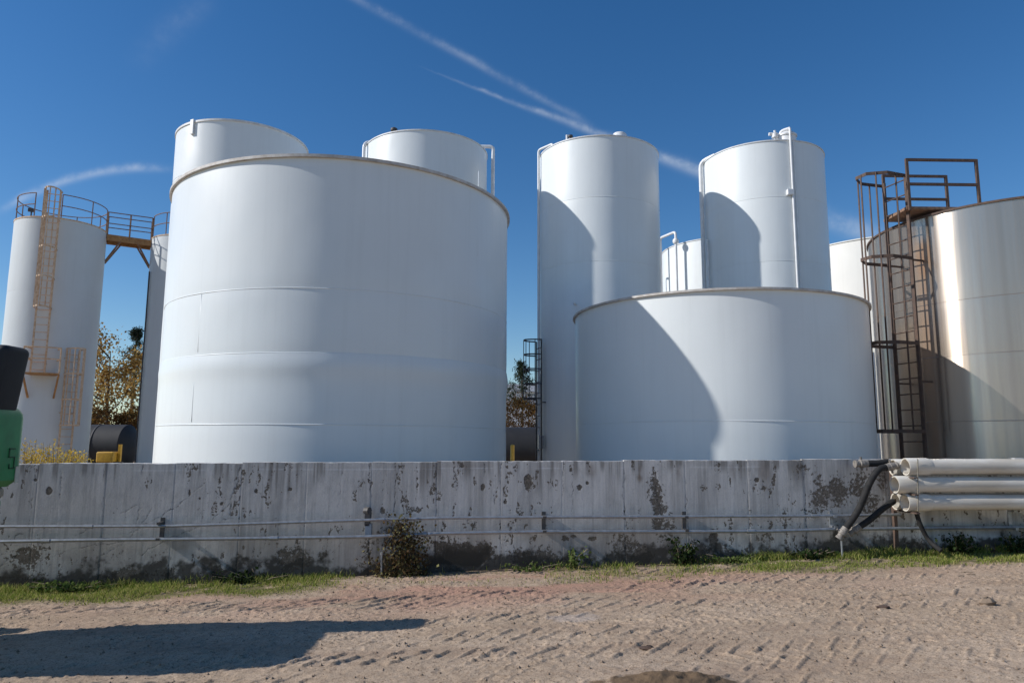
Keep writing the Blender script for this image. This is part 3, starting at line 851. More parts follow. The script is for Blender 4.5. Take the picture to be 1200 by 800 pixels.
for z in (1.0, .55):
    m.tube([polar(C, a0, rb + .05, zmid + z)] + [polar(C, a, rb + .72, zmid + z) for a in np.linspace(a0, a1, 6)] + [polar(C, a1, rb + .05, zmid + z)], .03, 6)
lr = m.build('landing_rail', M['rust_peach'], plat, C)
for a in (a0, a1): MB().tube([polar(C, a, rb + .72, zmid), polar(C, a, rb + .72, zmid + 1.0)], .034, 6).build('rail_post', M['rust_peach'], lr, C)
MB().tube([polar(C, al - .55, R - .1, H), polar(C, al - .55, R - .1, H + .22)], .03, 6).box(polar(C, al - .57, R - .1, H + .28), (.2, .12, .13), .5).build('roof_light', M['dark_metal'], root, C)

root, Cb, Rb, rbb, Hb = TK['Tb']
guardrail('Tb', 'rust', Hb, 1.0, math.atan2(-Cb[1], -Cb[0]) - 1.35, math.atan2(-Cb[1], -Cb[0]) + 1.2, 5)
# black conduit up the left side of the half hidden tank
aL = side_angle('Tb', 180, 300) - .12
MB().tube([polar(Cb, aL, rbb + .05, .05), polar(Cb, aL, rbb + .05, Hb - 1.6)], .035, 6).build('conduit', M['dark_metal'], root, Cb)

# walkway between the two slim tanks
dv = Cb - C; L_ = np.linalg.norm(dv); dv = dv / L_; nv_ = np.array([dv[1], -dv[0], 0])
if nv_[1] > 0: nv_ = -nv_
wz = H - 0.12
pa = C + dv * (R - .02); pb = Cb - dv * (Rb - .02)
off = nv_ * -0.15
walk = thing('walkway', (*((pa + pb) / 2 + off)[:2], wz), 'rusty railed walkway bridging the two slim white tanks at far left', 'walkway')
WC = np.array(walk.location)
ca, cb = pa + off, pb + off
MB().bar(ca + [0, 0, wz - .05], cb + [0, 0, wz - .05], .75, .06).build('deck', M['rust'], walk, WC)
for s in (-1, 1):
    o_ = nv_ * .37 * s
    MB().bar(ca + o_ + [0, 0, wz - .09], cb + o_ + [0, 0, wz - .12], .05, .28).build('beam', M['rust_orange'], walk, WC)
    m = MB()
    for z in (1.05, .55): m.tube([ca + o_ + [0, 0, wz + z], cb + o_ + [0, 0, wz + z]], .022, 6)
    hr = m.build('handrail', M['rust'], walk, WC)
    for f in (0.0, .5, 1.0):
        q = ca * (1 - f) + cb * f + o_
        MB().bar(q + [0, 0, wz - .15], q + [0, 0, wz + 1.05], .05, .05).build('rail_post', M['rust'], hr, WC)
    for (q, e, f) in ((ca, C, .32), (cb, Cb, .68)):
        tp = ca * (1 - f) + cb * f + o_ + [0, 0, wz - .18]
        dn = e + (q - e) / np.linalg.norm((q - e)[:2]) * (rb + .01); dn = np.array([dn[0], dn[1], wz - 1.15]) + nv_ * .18 * s
        MB().bar(tp, dn, .06, .06).build('brace', M['rust'], walk, WC)

# pipes and vents of the tall tanks
root, C, R, rb, H = TK['Td']
aL, aR = side_angle('Td', 431, 190) + .05, side_angle('Td', 570, 200)
q = polar(C, aL - .1, rb + .09, 0)
pipe('Td', 'side_pipe', [q + [0, 0, .1], q + [0, 0, H + .0], polar(C, aL - .1, rb - .25, H + .12)], .045)
q = polar(C, aR + .12, rb + .17, 0)
pipe('Td', 'side_pipe', [q + [0, 0, .1], q + [0, 0, H + .28], polar(C, aR + .12, rb - .5, H + .28), polar(C, aR + .12, rb - .5, H)], .05, bend=.1)
a = side_angle('Td', 458, 170)
MB().lathe([(.05, H), (.05, H + .07), (.09, H + .08), (.09, H + .13), (.03, H + .17), (.001, H + .17)], 12, polar(C, a, rb - .12, 0)).build('vent_cap', M['dark_metal'], root, C)
root, C, R, rb, H = TK['Tc']
a = side_angle('Tc', 226.5, 148)
MB().bar(polar(C, a, rb + .03, H + .03), polar(C, a, rb + .03, H - .35), .10, .05, (math.cos(a), math.sin(a), 0)).build('level_gauge', M['white_pipe'], root, C)
root, C, R, rb, H = TK['T3']
aL = side_angle('T3', 634, 200)
q = polar(C, aL, rb + .07, 0)
pipe('T3', 'side_pipe', [q + [0, 0, .1], q + [0, 0, H + .12], polar(C, aL + .3, rb - .15, H + .14), polar(C, aL + .3, rb - .15, H)], .035, bend=.09)
a = side_angle('T3', 662, 175)
MB().tube([polar(C, a, rb - .1, H), polar(C, a, rb - .1, H + .18)], .03, 8).build('vent_stub', M['white_pipe'], root, C)
MB().lathe([(.04, H), (.04, H + .1), (.07, H + .1), (.07, H + .15), (.001, H + .16)], 10, polar(C, a + .06, rb - .12, 0)).build('vent_cap', M['dark_metal'], root, C)
a = side_angle('T3', 731, 175)
MB().lathe([(.20, H - .02), (.20, H + .10), (.17, H + .15), (.09, H + .18), (.001, H + .19)], 16, polar(C, a, rb - .24, 0)).build('manhole_cover', M['white_pipe'], root, C)
ph = hit(674.5, 357, C, rb); a = ang(ph, C)
MB().tube([polar(C, a, rb - .02, ph[2]), polar(C, a, rb + .14, ph[2] + .03)], .028, 8).build('nozzle', M['white_pipe'], root, C)
# shaded ladder on its left side
ztop = float(CAM[2] + (518 - 401) / 848 * 19.6)
lad, base, n_, t_ = ladder('T3', aL + .10, .05, ztop, .4, .12, 'dark_metal', cage=(2.75, ztop), depth=.42, hoop_dz=.42, nstraps=4, rail=.022)
q = polar(C, aL + .18, rb + .12, 0)
MB().box(q + [0, 0, 1.62], (.14, .14, .34), aL).build('switch_box', M['galv'], root, C)
pipe('T3', 'conduit', [q + [0, 0, .05], q + [0, 0, 3.4]], .022, 'galv')
root, C, R, rb, H = TK['T4']
aL = side_angle('T4', 826, 220)
q = polar(C, aL - .03, rb + .09, 0)
pipe('T4', 'side_pipe', [q + [0, 0, .1], q + [0, 0, H + .02], polar(C, aL + .2, rb - .2, H + .1)], .06, bend=.2)
q2 = polar(C, aL + .12, rb + .06, 0)
pipe('T4', 'side_pipe', [q2 + [0, 0, .1], q2 + [0, 0, float(hit(826, 286, C, rb)[2])]], .03)
for x in (927, 930.5):
    a = side_angle('T4', x, 200)
    q = polar(C, a, rb + .05, 0)
    top = H + .30 if x == 927 else H - .05
    pts = [q + [0, 0, .1], q + [0, 0, top]]
    pipe('T4', 'face_pipe', pts, .032 if x == 927 else .018)
a = side_angle('T4', 925, 226); zb = float(hit(925, 226, C, rb)[2])
MB().box(polar(C, a, rb + .05, zb), (.12, .16, .14), a).build('pipe_bracket', M['white_pipe'], root, C)
a = side_angle('T4', 928, 180)
cc = polar(C, a, rb - .22, 0)
MB().lathe([(.24, H - .03), (.24, H + .16), (.27, H + .16), (.27, H + .2), (.2, H + .27), (.001, H + .3)], 20, cc).build('manhole_cover', M['white_pipe'], root, C)
a2 = side_angle('T4', 918, 180)
g0 = polar(C, a2, rb - .15, H - .02); g1 = polar(C, side_angle('T4', 927, 180), rb + .02, H + .30)
MB().tube(bent([g0, g0 + [0, 0, .31], g1 * [1, 1, 0] + [0, 0, H + .31]], .13), .05, 10).build('gooseneck_vent', M['white_pipe'], root, C)
a3 = side_angle('T4', 911, 180)
v0 = polar(C, a3, rb - .15, H - .02)
m = MB().tube([v0, v0 + [0, 0, .34]], .035, 8); m.lathe([(.001, .14), (.09, .14), (.09, .24), (.001, .24)], 12, v0); m.tube([v0 + [-.16, 0, .24], v0 + [.05, 0, .24]], .045, 8)
m.build('relief_valve', M['white_pipe'], root, C)
MB().tube([polar(C, side_angle('T4', 967, 200), rb - .02, H - .08), polar(C, side_angle('T4', 967, 200), rb - .02, H + .1)], .015, 6).build('roof_stub', M['dark_metal'], root, C)
# pipes of the small tank between them
root, C, R, rb, H = TK['Te']
p0 = hit(783, 300, C, rb); a0 = ang(p0, C); p1 = hit(799, 300, C, rb); a1 = ang(p1, C)
zt = float(CAM[2] + (p0 - CAM)[2] / 1.0) + .62
q0, q1 = polar(C, a0, rb + .28, 0), polar(C, a1, rb + .28, 0)
pipe('Te', 'loop_pipe', [q0 + [0, 0, .2], q0 + [0, 0, zt], q1 + [0, 0, zt + .0], q1 + [0, 0, .2]], .045, bend=.12)
MB().lathe([(.001, zt - .40), (.09, zt - .40), (.11, zt - .33), (.09, zt - .26), (.001, zt - .26)], 10, (q1[0], q1[1], 0)).build('valve', M['white_pipe'], root, C)
q2 = polar(C, a0 - .11, rb + .16, 0)
pipe('Te', 'loop_pipe', [q2 + [0, 0, .2], q2 + [0, 0, zt - 1.25], q0 + [0, 0, zt - 1.25]], .035, bend=.12)

# steel tank: caged ladder, roof landing with rails
root, C, R, rb, H = TK['T6']
a6 = side_angle('T6', 1072, 330) - .02
z_low = 1.3
lad, base, n_, t_ = ladder('T6', a6, .1, H + .78, .50, .26, 'rust_dark', rs=.28, cage=(float(planept(1035, 506, base[1] if False else (C[1] - .2))[2]), H + .74), depth=.78, hoop_dz=1.8, nstraps=5, rail=.028, square=True, hmat='rust_dark')
pc = np.array([C[0], C[1], H]) + n_ * (rb - .45)
ux = np.array([1.0, 0.02, 0]); uy = np.array([-0.02, 1.0, 0])
lb = np.array([C[0], C[1], 0]) + n_ * (rb + .24)
plate = MB().box(lb + ux * .62 + [0, 0, H + .10], (1.35, .78, .05), .02)
plat = plate.build('roof_landing', M['rust'], root, C)
for s, ln in ((1, 1.22), (-1, 1.28)):
    e0 = lb + uy * .40 * s
    e1 = e0 + ux * ln
    m = MB()
    for z in (1.0, .54): m.bar(e0 + [0, 0, H + z], e1 + [0, 0, H + z], .045, .045)
    rl = m.build('landing_rail', M['rust_dark'], plat, C)
    for e in (e0, e1): MB().bar(e + [0, 0, H + .05], e + [0, 0, H + 1.02], .045, .045).build('rail_post', M['rust_dark'], rl, C)
    MB().tube([e1 + [0, 0, H - .03], e1 + [0, 0, H + .16]], .045, 8).build('post_socket', M['galv'], rl, C)

# ------------------------------------------------------------------ conduits and brackets on the wall
def run(name, pts, off, r, label, joints=()):
    P = [wallpt(x, y, off) for x, y in pts]
    o = thing(name, P[0], label, 'pipe')
    MB().tube(P, r, 8).build('pipe', M['galv'], o, P[0])
    for x, y in joints:
        q = wallpt(x, y, off); MB().tube([q - WDIR * .05, q + WDIR * .05], r * 1.35, 8).build('coupling', M['galv'], o, P[0])
    return o


run('conduit', [(-60, 617), (0, 616.5), (100, 616.5), (200, 616), (300, 613), (430, 609), (520, 606.5), (640, 605.5), (800, 605), (980, 604), (1055, 602.5)], .11, .018,
    'upper thin grey conduit running along the concrete wall', ((104, 616.5), (446, 608.3), (742, 605.3), (955, 604.1)))
run('conduit', [(-60, 635), (0, 634), (120, 632), (250, 631), (430, 628.5), (520, 624.5), (640, 622.5), (800, 622.5), (900, 622), (985, 619.5), (1120, 618), (1260, 617)], .11, .022,
    'lower thicker grey conduit running along the concrete wall', ((54, 633.3), (321, 630.2), (500, 625.4), (880, 622)))
for x, y0, y1, lab in ((191.5, 606, 632, 'short dark upright bracket on the wall, leftmost, below the half hidden slim tank'),
                       (637, 599, 623, 'short dark upright bracket on the wall below the black ladder gap'),
                       (801, 599, 622, 'short upright bracket on the wall below the low tank shadow'),
                       (973, 598, 618, 'small grey bracket on the peeled wall left of the hanging hoses'),
                       (1181, 592, 620, 'pale bracket on the wall under the plastic pipes')):
    q0, q1 = wallpt(x, y0, .0), wallpt(x, y1, .0)
    q1 = np.array([q0[0], q0[1], q1[2]])
    o = thing('bracket', q1, lab, 'bracket', 'pipe brackets on the wall')
    mt = M['galv_dark'] if x < 900 else M['galv']
    MB().bar(q1 + WNRM * .012, q0 + WNRM * .012, .05, .02, WNRM).build('back_plate', mt, o, q1)
    for y in (q0[2] - .06, q1[2] + .02):
        MB().bar(np.array([q1[0], q1[1], y]) + WNRM * .02, np.array([q1[0], q1[1], y]) + WNRM * .135, .045, .03).build('arm', mt, o, q1)
q = wallpt(432, 604); o = thing('junction_box', q, 'small blue grey box and valve on the conduits beside the vine', 'junction box')
MB().box(wallpt(432, 620, .06), (.075, .1, .14), WALL_A).build('box', M['galv_blue'], o, q)
MB().box(wallpt(431, 606, .06), (.06, .1, .2), WALL_A).build('valve_body', M['galv_dark'], o, q)
MB().tube([wallpt(428, 598, .06), wallpt(433, 598, .10)], .045, 8).build('handle', M['galv_dark'], o, q)
for x, ya, yb, lab in ((447.5, 648, 676, 'thin pale stake standing in the soil at the foot of the vine'), (985.5, 622, 654, 'thin pale stake standing in the grass under the hose ends')):
    q1 = wallpt(x, ya, .16); zb = gz(q1[0], q1[1])
    o = thing('stake', (q1[0], q1[1], zb), lab, 'stake')
    MB().tube([(q1[0], q1[1], zb - .05), q1], .013, 6).build('rod', M['galv'], o, (q1[0], q1[1], zb))
    MB().lathe([(.001, -.02), (.02, -.02), (.022, .012), (.001, .02)], 8, q1).build('cap', M['galv'], o, (q1[0], q1[1], zb))

# ------------------------------------------------------------------ plastic pipes on a rack at the right
PR = 0.098


def pvc(px, py, off, label, r=PR, bell=0.32):
    a = wallpt(px, py, off); e = a + WDIR * 6.5
    e[2] = a[2] + .02
    o = thing('plastic_pipe', a, label, 'pipe', 'large plastic pipes racked on the wall')
    ax = (e - a) / np.linalg.norm(e - a)
    MB().lathe([(r * .90, .0), (r * .90, 6.5), (r, 6.5), (r, .18), (r * .99, .1)], 28, a, ax).build('pipe', M['pvc'], o, a)
    MB().lathe([(r * .86, 0.10), (r * .97, .0), (r * 1.10, -.004), (r * 1.13, .012), (r * 1.13, bell - .05), (r * 1.02, bell)], 28, a, ax).build('socket', M['pvc'], o, a)
    MB().lathe([(r * .97, .004), (r * .89, .10), (r * .885, 1.6)], 24, a, ax).build('bore', M['pvc_in'], o, a)
    return a


pvc(1047, 547.5, .16, 'dusty white plastic pipe, topmost and nearest the wall, hose coupled to its end')
pvc(1061, 546.5, .40, 'dusty white plastic pipe, topmost row, in front with its open end showing')
pvc(1048.5, 567.5, .40, 'dusty white plastic pipe, middle row, with a brown stained socket')
pvc(1049.5, 587, .16, 'dusty white plastic pipe, lowest row, nearest the wall, bright white end')
pvc(1060.5, 588.5, .40, 'dusty white plastic pipe, lowest row, in front with a dusty open end')
# rack posts and arms
for x, lab in ((1044.5, 'rusty steel post carrying the ends of the plastic pipes'), (1262, 'rusty steel post carrying the plastic pipes beyond the right edge')):
    q1 = wallpt(x, 548, .05); zb = gz(q1[0], q1[1] - .05)
    o = thing('pipe_rack', (q1[0], q1[1], zb), lab, 'rack')
    b0 = np.array([q1[0], q1[1], zb])
    MB().bar(b0 + [0, 0, -.05], q1 + [0, 0, .02], .045, .05, WNRM).build('post', M['rust_dark'], o, b0)
    for y in (558.5, 578, 599):
        z = wallpt(x + 20, y, .3)[2]
        s0 = np.array([q1[0], q1[1], z]) + WDIR * .0
        MB().bar(s0, s0 + WNRM * .52, .05, .016).build('arm', M['rust_dark'], o, b0)
# straps hold the pipes together
a = wallpt(1076, 547, .40); o = thing('pipe_strap', a, 'thin dark strap holding the plastic pipes near their sockets', 'strap')
MB().bar(wallpt(1075.5, 537.5, .515), wallpt(1076, 598.5, .515), .012, .006, WNRM).build('band', M['tan'], o, a)
a = wallpt(1100, 557, .30); o = thing('wood_strip', a, 'thin pale strip lying between the upper plastic pipes', 'strip')
MB().tube([wallpt(1118, 558.0, .33), wallpt(1140, 557.6, .33), wallpt(1158, 553.8, .36)], .012, 6).build('strip', M['pvc'], o, a)

# ------------------------------------------------------------------ hoses
def hose(pts, off, r, label, ends=(1, 1), er=1.16, n=14):
    P = [wallpt(x, y, f) for (x, y), f in zip(pts, off)]
    P = [np.array(p_) for p_ in P]
    # smooth curve through the points
    Q = []
    ext_ = [2 * P[0] - P[1]] + P + [2 * P[-1] - P[-2]]
    for i in range(1, len(ext_) - 2):
        for t in np.linspace(0, 1, n, endpoint=False):
            a, b, c, d_ = ext_[i - 1:i + 3]
            Q.append(.5 * ((2 * b) + (c - a) * t + (2 * a - 5 * b + 4 * c - d_) * t * t + (3 * b - a - 3 * c + d_) * t ** 3))
    Q.append(P[-1])
    o = thing('hose', P[-1], label, 'hose')
    rr = [r * (1 + .035 * (i % 2)) for i in range(len(Q))]
    MB().tube(Q, rr, 12).build('hose_body', M['hose'], o, P[-1])
    for k, (p_, q_) in enumerate(((Q[0], Q[1]), (Q[-1], Q[-2]))):
        if not ends[k]: continue
        ax = (p_ - q_) / np.linalg.norm(p_ - q_)
        MB().lathe([(r * .95, -.05), (r * er, -.05), (r * er, .0), (r * er * 1.12, .005), (r * er * 1.12, .05), (r * 1.0, .055), (r * 1.0, .09), (r * er, .095), (r * er, .12), (.001, .12)], 14, p_, ax).build('coupling', M['fitting'], o, P[-1])
        s_ = np.cross(ax, WNRM); s_ /= np.linalg.norm(s_)
        for sg in (-1, 1): MB().bar(p_ + ax * .03 + s_ * sg * r * 1.3, p_ + ax * .03 + s_ * sg * r * 2.1, .02, .02).build('cam_lever', M['fitting'], o, P[-1])
    return o


hose([(1042, 547), (1030, 550), (1019, 566), (1006, 597), (989, 622)], [.30, .32, .34, .30, .26], .041, 'thick black hose hanging from the topmost pipe down to its metal end by the conduit')
hose([(1047, 587), (1034, 596), (1020, 608), (1004, 619)], [.22, .26, .26, .22], .039, 'short thick black hose hanging from the lowest pipe row, below the longer one', ends=(0, 1))
hose([(1041, 541), (1028, 542.5), (1012, 543)], [.20, .20, .20], .042, 'black hose stub lying level along the top of the wall', ends=(0, 1))
hose([(1073, 597), (1078, 613), (1088, 632), (1103, 645)], [.36, .34, .34, .5], .028, 'thin black hose drooping from the pipes into the grass', ends=(0, 0))
hose([(1019, 607), (1008, 613), (1000, 620)], [.16, .16, .16], .012, 'very thin black cable hanging beside the hose ends', ends=(0, 0))

# ------------------------------------------------------------------ green machine at the left edge
GX, GY = -4.56, 6.62
mz = float(tilt(np.array(-5.5)))
mach = thing('green_machine', (-6.2, 6.1, mz), 'green machine with black box on its rounded end, cut off by the left edge', 'machine')
MO = np.array(mach.location)


def rbox(m, x0, x1, y0, y1, z0, z1, rc, rt, n=6):
    """box rounded in plan (rc) and along the top (rt)"""
    lv = [(z0, .0 + rt * .5), (z0 + rt * .5, 0.0)] + [(z1 - rt + rt * math.sin(a), rt - rt * math.cos(a)) for a in np.linspace(0, math.pi / 2, n)]
    V, F = [], []; k = 4 * (n + 1)
    for z, ins in lv:
        for cx, cy, a0 in ((x1, y1, 0), (x0, y1, 90), (x0, y0, 180), (x1, y0, 270)):
            sx = -1 if cx == x1 else 1; sy = -1 if cy == y1 else 1
            r_ = max(rc - ins * .3, .01)
            for a in np.linspace(a0, a0 + 90, n + 1):
                V.append((cx + sx * (ins + r_) + r_ * math.cos(rad(a)), cy + sy * (ins + r_) + r_ * math.sin(rad(a)), z))
    for i in range(len(lv) - 1):
        for j in range(k): F.append((i * k + j, i * k + (j + 1) % k, (i + 1) * k + (j + 1) % k, (i + 1) * k + j))
    F += [tuple(range(k - 1, -1, -1)), tuple((len(lv) - 1) * k + j for j in range(k))]
    m.add(V, F); return m


zt_ = planept(20, 492, GY)[2]; zb_ = planept(20, 580, GY)[2]
hood = rbox(MB(), -6.6, GX + .03, 5.42, 6.84, zb_ + .07, zt_ + .14, .12, .12).build('rear_hood', M['green'], mach, MO)
rbox(MB(), -6.6, GX - .02, 5.46, 6.80, zb_ - .03, zb_ + .07, .2, .04).build('lower_band', M['tan'], mach, MO)
rbox(MB(), -6.6, GX - .04, 5.46, 6.80, zb_ - .12, zb_ - .03, .2, .04).build('skirt', M['green'], mach, MO)
rbox(MB(), -7.6, -6.5, 6.80, 7.0, mz + .95, mz + 1.35, .06, .06).build('shadow_block', M['green'], mach, MO)  # unseen block added off frame to cast the small separate shadow strip
# marks on the hood end
mk = None
ex = GX + .034
def mark(y0, y1, z0, z1): mk.box((ex, (y0 + y1) / 2, (z0 + z1) / 2), (.004, abs(y1 - y0), abs(z1 - z0)))
zz = planept(12, 540, 6.45)[2]
for yy in (6.60,):
    mk = MB(); s = .085
    for (a, b, c_, d_) in ((0, s, .10, .11), (0, .012, .03, .11), (0, s, .025, .035), (s - .012, s, -.07, .03), (.012, s, -.075, -.065), (.012, .024, -.075, -.03)):
        mark(yy + a, yy + b, zz + c_, zz + d_)
    mk.build('letter', M['letter'], hood, MO)
MB().box((ex + .002, 6.73, planept(21, 556, 6.7)[2]), (.008, .05, .15)).build('reflector', M['pale'], hood, MO)
bt = planept(20, 406, 6.55)[2]; bb = planept(14, 490, 6.5)[2]
def taper(x0, x1, y0, y1, z0, z1, k):
    m = rbox(MB(), x0, x1, y0, y1, z0, z1, .06, .06); v = m.v[0]
    f = (z1 - v[:, 2]) / (z1 - z0); v[:, 0] -= np.where(v[:, 0] > (x0 + x1) / 2, f * k, 0); return m
taper(-5.2, GX + .085, 6.36, 6.72, bb - .02, bt, .09).build('black_box', M['black'], mach, MO)
MB().box((GX - .02, 6.34, bb + .16), (.10, .006, .05)).build('badge', M['pale'], mach, MO)
rbox(MB(), -8.6, -6.3, 5.5, 6.5, mz + .55, zb_ + .25, .1, .1).build('chassis', M['dark_metal'], mach, MO)
rbox(MB(), -8.4, -6.7, 5.45, 6.45, zb_ + .25, mz + 2.5, .12, .12).build('cab', M['glass'], mach, MO)
rbox(MB(), -8.5, -6.6, 5.4, 6.5, mz + 2.5, mz + 2.62, .12, .05).build('cab_roof', M['green'], mach, MO)
for x in (-8.3, -6.15):
    for y in (5.5, 6.42):
        w = MB().lathe([(.25, -.17), (.5, -.17), (.55, -.1), (.55, .1), (.5, .17), (.25, .17)], 24, (x, y, mz + .53), (0, 1, 0)).build('tyre', M['rubber'], mach, MO)
        MB().lathe([(.001, -.12), (.26, -.12), (.26, .12), (.001, .12)], 18, (x, y, mz + .53), (0, 1, 0)).build('rim', M['pale'], w, MO)
# ------------------------------------------------------------------ plants by the wall
def blades(name, pts, hs, ws, mat, seed):
    r = np.random.default_rng(seed); n = len(pts)
    a = r.random(n) * 2 * math.pi; lean = r.normal(size=(n, 2)) * .45
    P = np.asarray(pts); W = np.stack([np.cos(a), np.sin(a), 0 * a], 1) * (np.asarray(ws) / 2)[:, None]
    H_ = np.asarray(hs)
    T = P + np.stack([lean[:, 0] * H_, lean[:, 1] * H_, H_], 1)
    Mi = P + np.stack([lean[:, 0] * H_ * .3, lean[:, 1] * H_ * .3, H_ * .55], 1)
    V = np.stack([P - W, P + W, Mi + W * .7, Mi - W * .7, T], 1).reshape(-1, 3)
    F = []
    me = bpy.data.meshes.new(name)
    me.vertices.add(n * 5); me.vertices.foreach_set('co', V.astype(np.float32).ravel())
    k = np.arange(n)[:, None] * 5
    idx = np.concatenate([k + [0, 1, 2, 3], k + [3, 2, 4]], 1).astype(np.int32)
    me.loops.add(n * 7); me.loops.foreach_set('vertex_index', idx.ravel())
    st_ = (np.arange(n)[:, None] * 7 + [0, 4]).astype(np.int32).ravel()
    me.polygons.add(n * 2); me.polygons.foreach_set('loop_start', st_)
    me.update(calc_edges=True); me.materials.append(mat)
    at = me.attributes.new('v', 'FLOAT', 'POINT'); at.data.foreach_set('value', np.repeat(r.random(n), 5).astype(np.float32))
    o = bpy.data.objects.new(name, me); COL.objects.link(o); return o


n = 150000
gx = rng.uniform(-8.8, 10, n); gd = rng.uniform(0.0, 1.25, n)
gy = WY0 + WK * gx - gd
edge = 0.58 + 0.45 * fbm(gx * 1.1, gx * 0, 61, 3)
dens = np.clip(sstep(-1.75, -2.7, gx) + sstep(2.3, 3.4, gx) + .22 * sstep(0.2, .8, gx) * sstep(3.3, 2.4, gx), 0, 1)
dens = np.maximum(dens, .03)
dens = dens * sstep(edge + .2, edge - .25, gd) * sstep(.30, .56, fbm(gx * 3, gy * 5, 63, 4, .6))
k = rng.random(n) < dens
gx, gy, gd = gx[k], gy[k], gd[k]
gh = rng.uniform(.015, .06, len(gx)) * (.6 + .9 * vnoise(gx * 2.3, gy * 4, 67)) * (1 + .9 * sstep(.35, .05, gd))
g = blades('grass', np.stack([gx, gy, ground_height(gx, gy) - .01], 1), gh, rng.uniform(.006, .012, len(gx)), M['grass'], 5)
tag(g, 'short patchy grass growing along the foot of the wall', 'grass', kind='stuff')


def weed(px, off, h, w, nl, mat, label, group=None, size=.05, seed=1, dens_z=1.0, name='weed'):
    q = wallpt(px, 650, off); z = gz(q[0], q[1]); b = np.array([q[0], q[1], z])
    o = thing(name, b, label, 'plant', group)
    r = np.random.default_rng(seed); cs, ss = [], []
    m = MB()
    for i in range(max(5, nl // 30)):
        d_ = np.array([r.normal() * w * .45, r.normal() * .07 + (-.03), h * r.uniform(.45, 1.0)])
        mid = b + d_ * .5 + [r.normal() * .02, 0, h * .08]
        m.tube([b + [0, 0, -.02], mid, b + d_], [.006, .005, .003], 5)
        for j in range(30):
            f = r.uniform(.1, 1) ** dens_z
            cs.append(b + d_ * f + r.normal(size=3) * [w * .13, .05, h * .07] + [d_[0] * .2 * (1 - f), 0, 0]); ss.append(size * r.uniform(.6, 1.3))
    m.build('stem', M['twig'], o, b)
    cs = np.array(cs); cs[:, 2] = np.maximum(cs[:, 2], z + .01)
    lim = WY0 + WK * cs[:, 0] - .03; cs[:, 1] = np.minimum(cs[:, 1], lim)
    leaf_mesh('foliage', cs, ss, mat, o, b, .65, .3, seed)
    return o


# vine climbing at the box on the wall
q = wallpt(468, 672, .12); zb = gz(q[0], q[1]); b = np.array([q[0], q[1], zb])
vine = thing('vine', b, 'half dry vine with olive and brown leaves climbing the wall over the conduits', 'plant')
r = np.random.default_rng(23); cs, ss = [], []; m = MB()
def wv(px, py, off): return wallpt(px, py, off)
for (x0, y0, x1, y1, cnt, sp) in ((470, 675, 473, 608, 240, 7), (466, 672, 462, 615, 150, 7), (478, 674, 488, 620, 240, 8), (485, 674, 497, 632, 170, 7), (460, 676, 452, 640, 90, 7),
                              (474, 674, 480, 660, 240, 12), (492, 673, 470, 648, 190, 10), (455, 675, 440, 668, 60, 6), (447, 668, 425, 645, 40, 7), (476, 625, 466, 610, 130, 8), (470, 640, 486, 640, 220, 12)):
    a_, e_ = wv(x0, y0, .08), wv(x1, y1, .10)
    mid = (a_ + e_) / 2 + np.array([r.normal() * .06, -.02, 0])
    m.tube([a_, mid, e_], [.008, .006, .003], 5)
    for i in range(cnt):
        f = r.random(); p_ = a_ * (1 - f) + e_ * f
        cs.append(p_ + WDIR * r.normal() * sp * .0105 + WNRM * abs(r.normal()) * .07 + np.array([0, 0, r.normal() * sp * .008])); ss.append(r.uniform(.022, .055))
m.build('stem', M['twig'], vine, b)
cs = np.array(cs); cs[:, 2] = np.maximum(cs[:, 2], zb + .01)
leaf_mesh('foliage', cs, ss, M['vine'], vine, b, .75, .2, 23)
weed(668, .10, .30, .22, 150, M['weed'], 'upright weed at the wall foot below the tall slim tank', seed=3)
weed(797, .10, .34, .34, 260, M['weed_dark'], 'dark bushy weed at the wall foot under the slanting shadow', seed=4, size=.06)
weed(1122, .25, .30, .26, 420, M['weed_dark'], 'dark leafy bush in the grass beside the drooping thin hose', seed=5, size=.05, name='bush')
weed(1196, .30, .30, .34, 420, M['weed_dark'], 'dark leafy bush at the right edge under the plastic pipes', seed=6, size=.05, name='bush')
weed(945, .12, .16, .5, 260, M['weed_dark'], 'low dark weeds at the wall foot left of the hoses', seed=7, size=.05)
weed(300, .12, .15, .6, 300, M['weed_dark'], 'low dark weeds below the widest tank, under peeled paint', seed=8, size=.05)
weed(95, .16, .12, .8, 400, M['weed'], 'low broad leaved weeds in the grass at the left end', seed=9, size=.06)
weed(620, .15, .12, .5, 200, M['weed'], 'small straggling weeds at the wall foot beside the bare pink soil', seed=10, size=.045)
weed(865, .14, .10, .9, 420, M['weed'], 'low green weeds at the wall foot below the low wide tank', seed=11, size=.05)

# dry yellow weeds growing on the far side of the wall
q = planept(65, 540, 11.6); b = np.array([q[0], q[1], -.02])
o = thing('dry_weeds', b, 'dry yellow weeds standing above the wall before the far left tank', 'plant')
r = np.random.default_rng(31); m = MB(); cs, ss = [], []
for i in range(95):
    bx = b + [r.uniform(-.75, .55), r.uniform(-.35, .35), 0]; hh = 1.28 + r.uniform(.02, .36) * (1.0 - max(0, (bx[0] - b[0] + .3)) * .8)
    tp = bx + [r.normal() * .06, r.normal() * .05, hh]
    m.tube([bx, (bx + tp) / 2 + [r.normal() * .02, 0, 0], tp], [.006, .005, .003], 4)
    for j in range(26):
        f = r.uniform(.72, 1.0); cs.append(bx * (1 - f) + tp * f + r.normal(size=3) * [.035, .035, .03]); ss.append(r.uniform(.03, .06))
m.build('stem', M['twig'], o, b)
leaf_mesh('foliage', np.array(cs), ss, M['goldenrod'], o, b, .5, .8, 31)

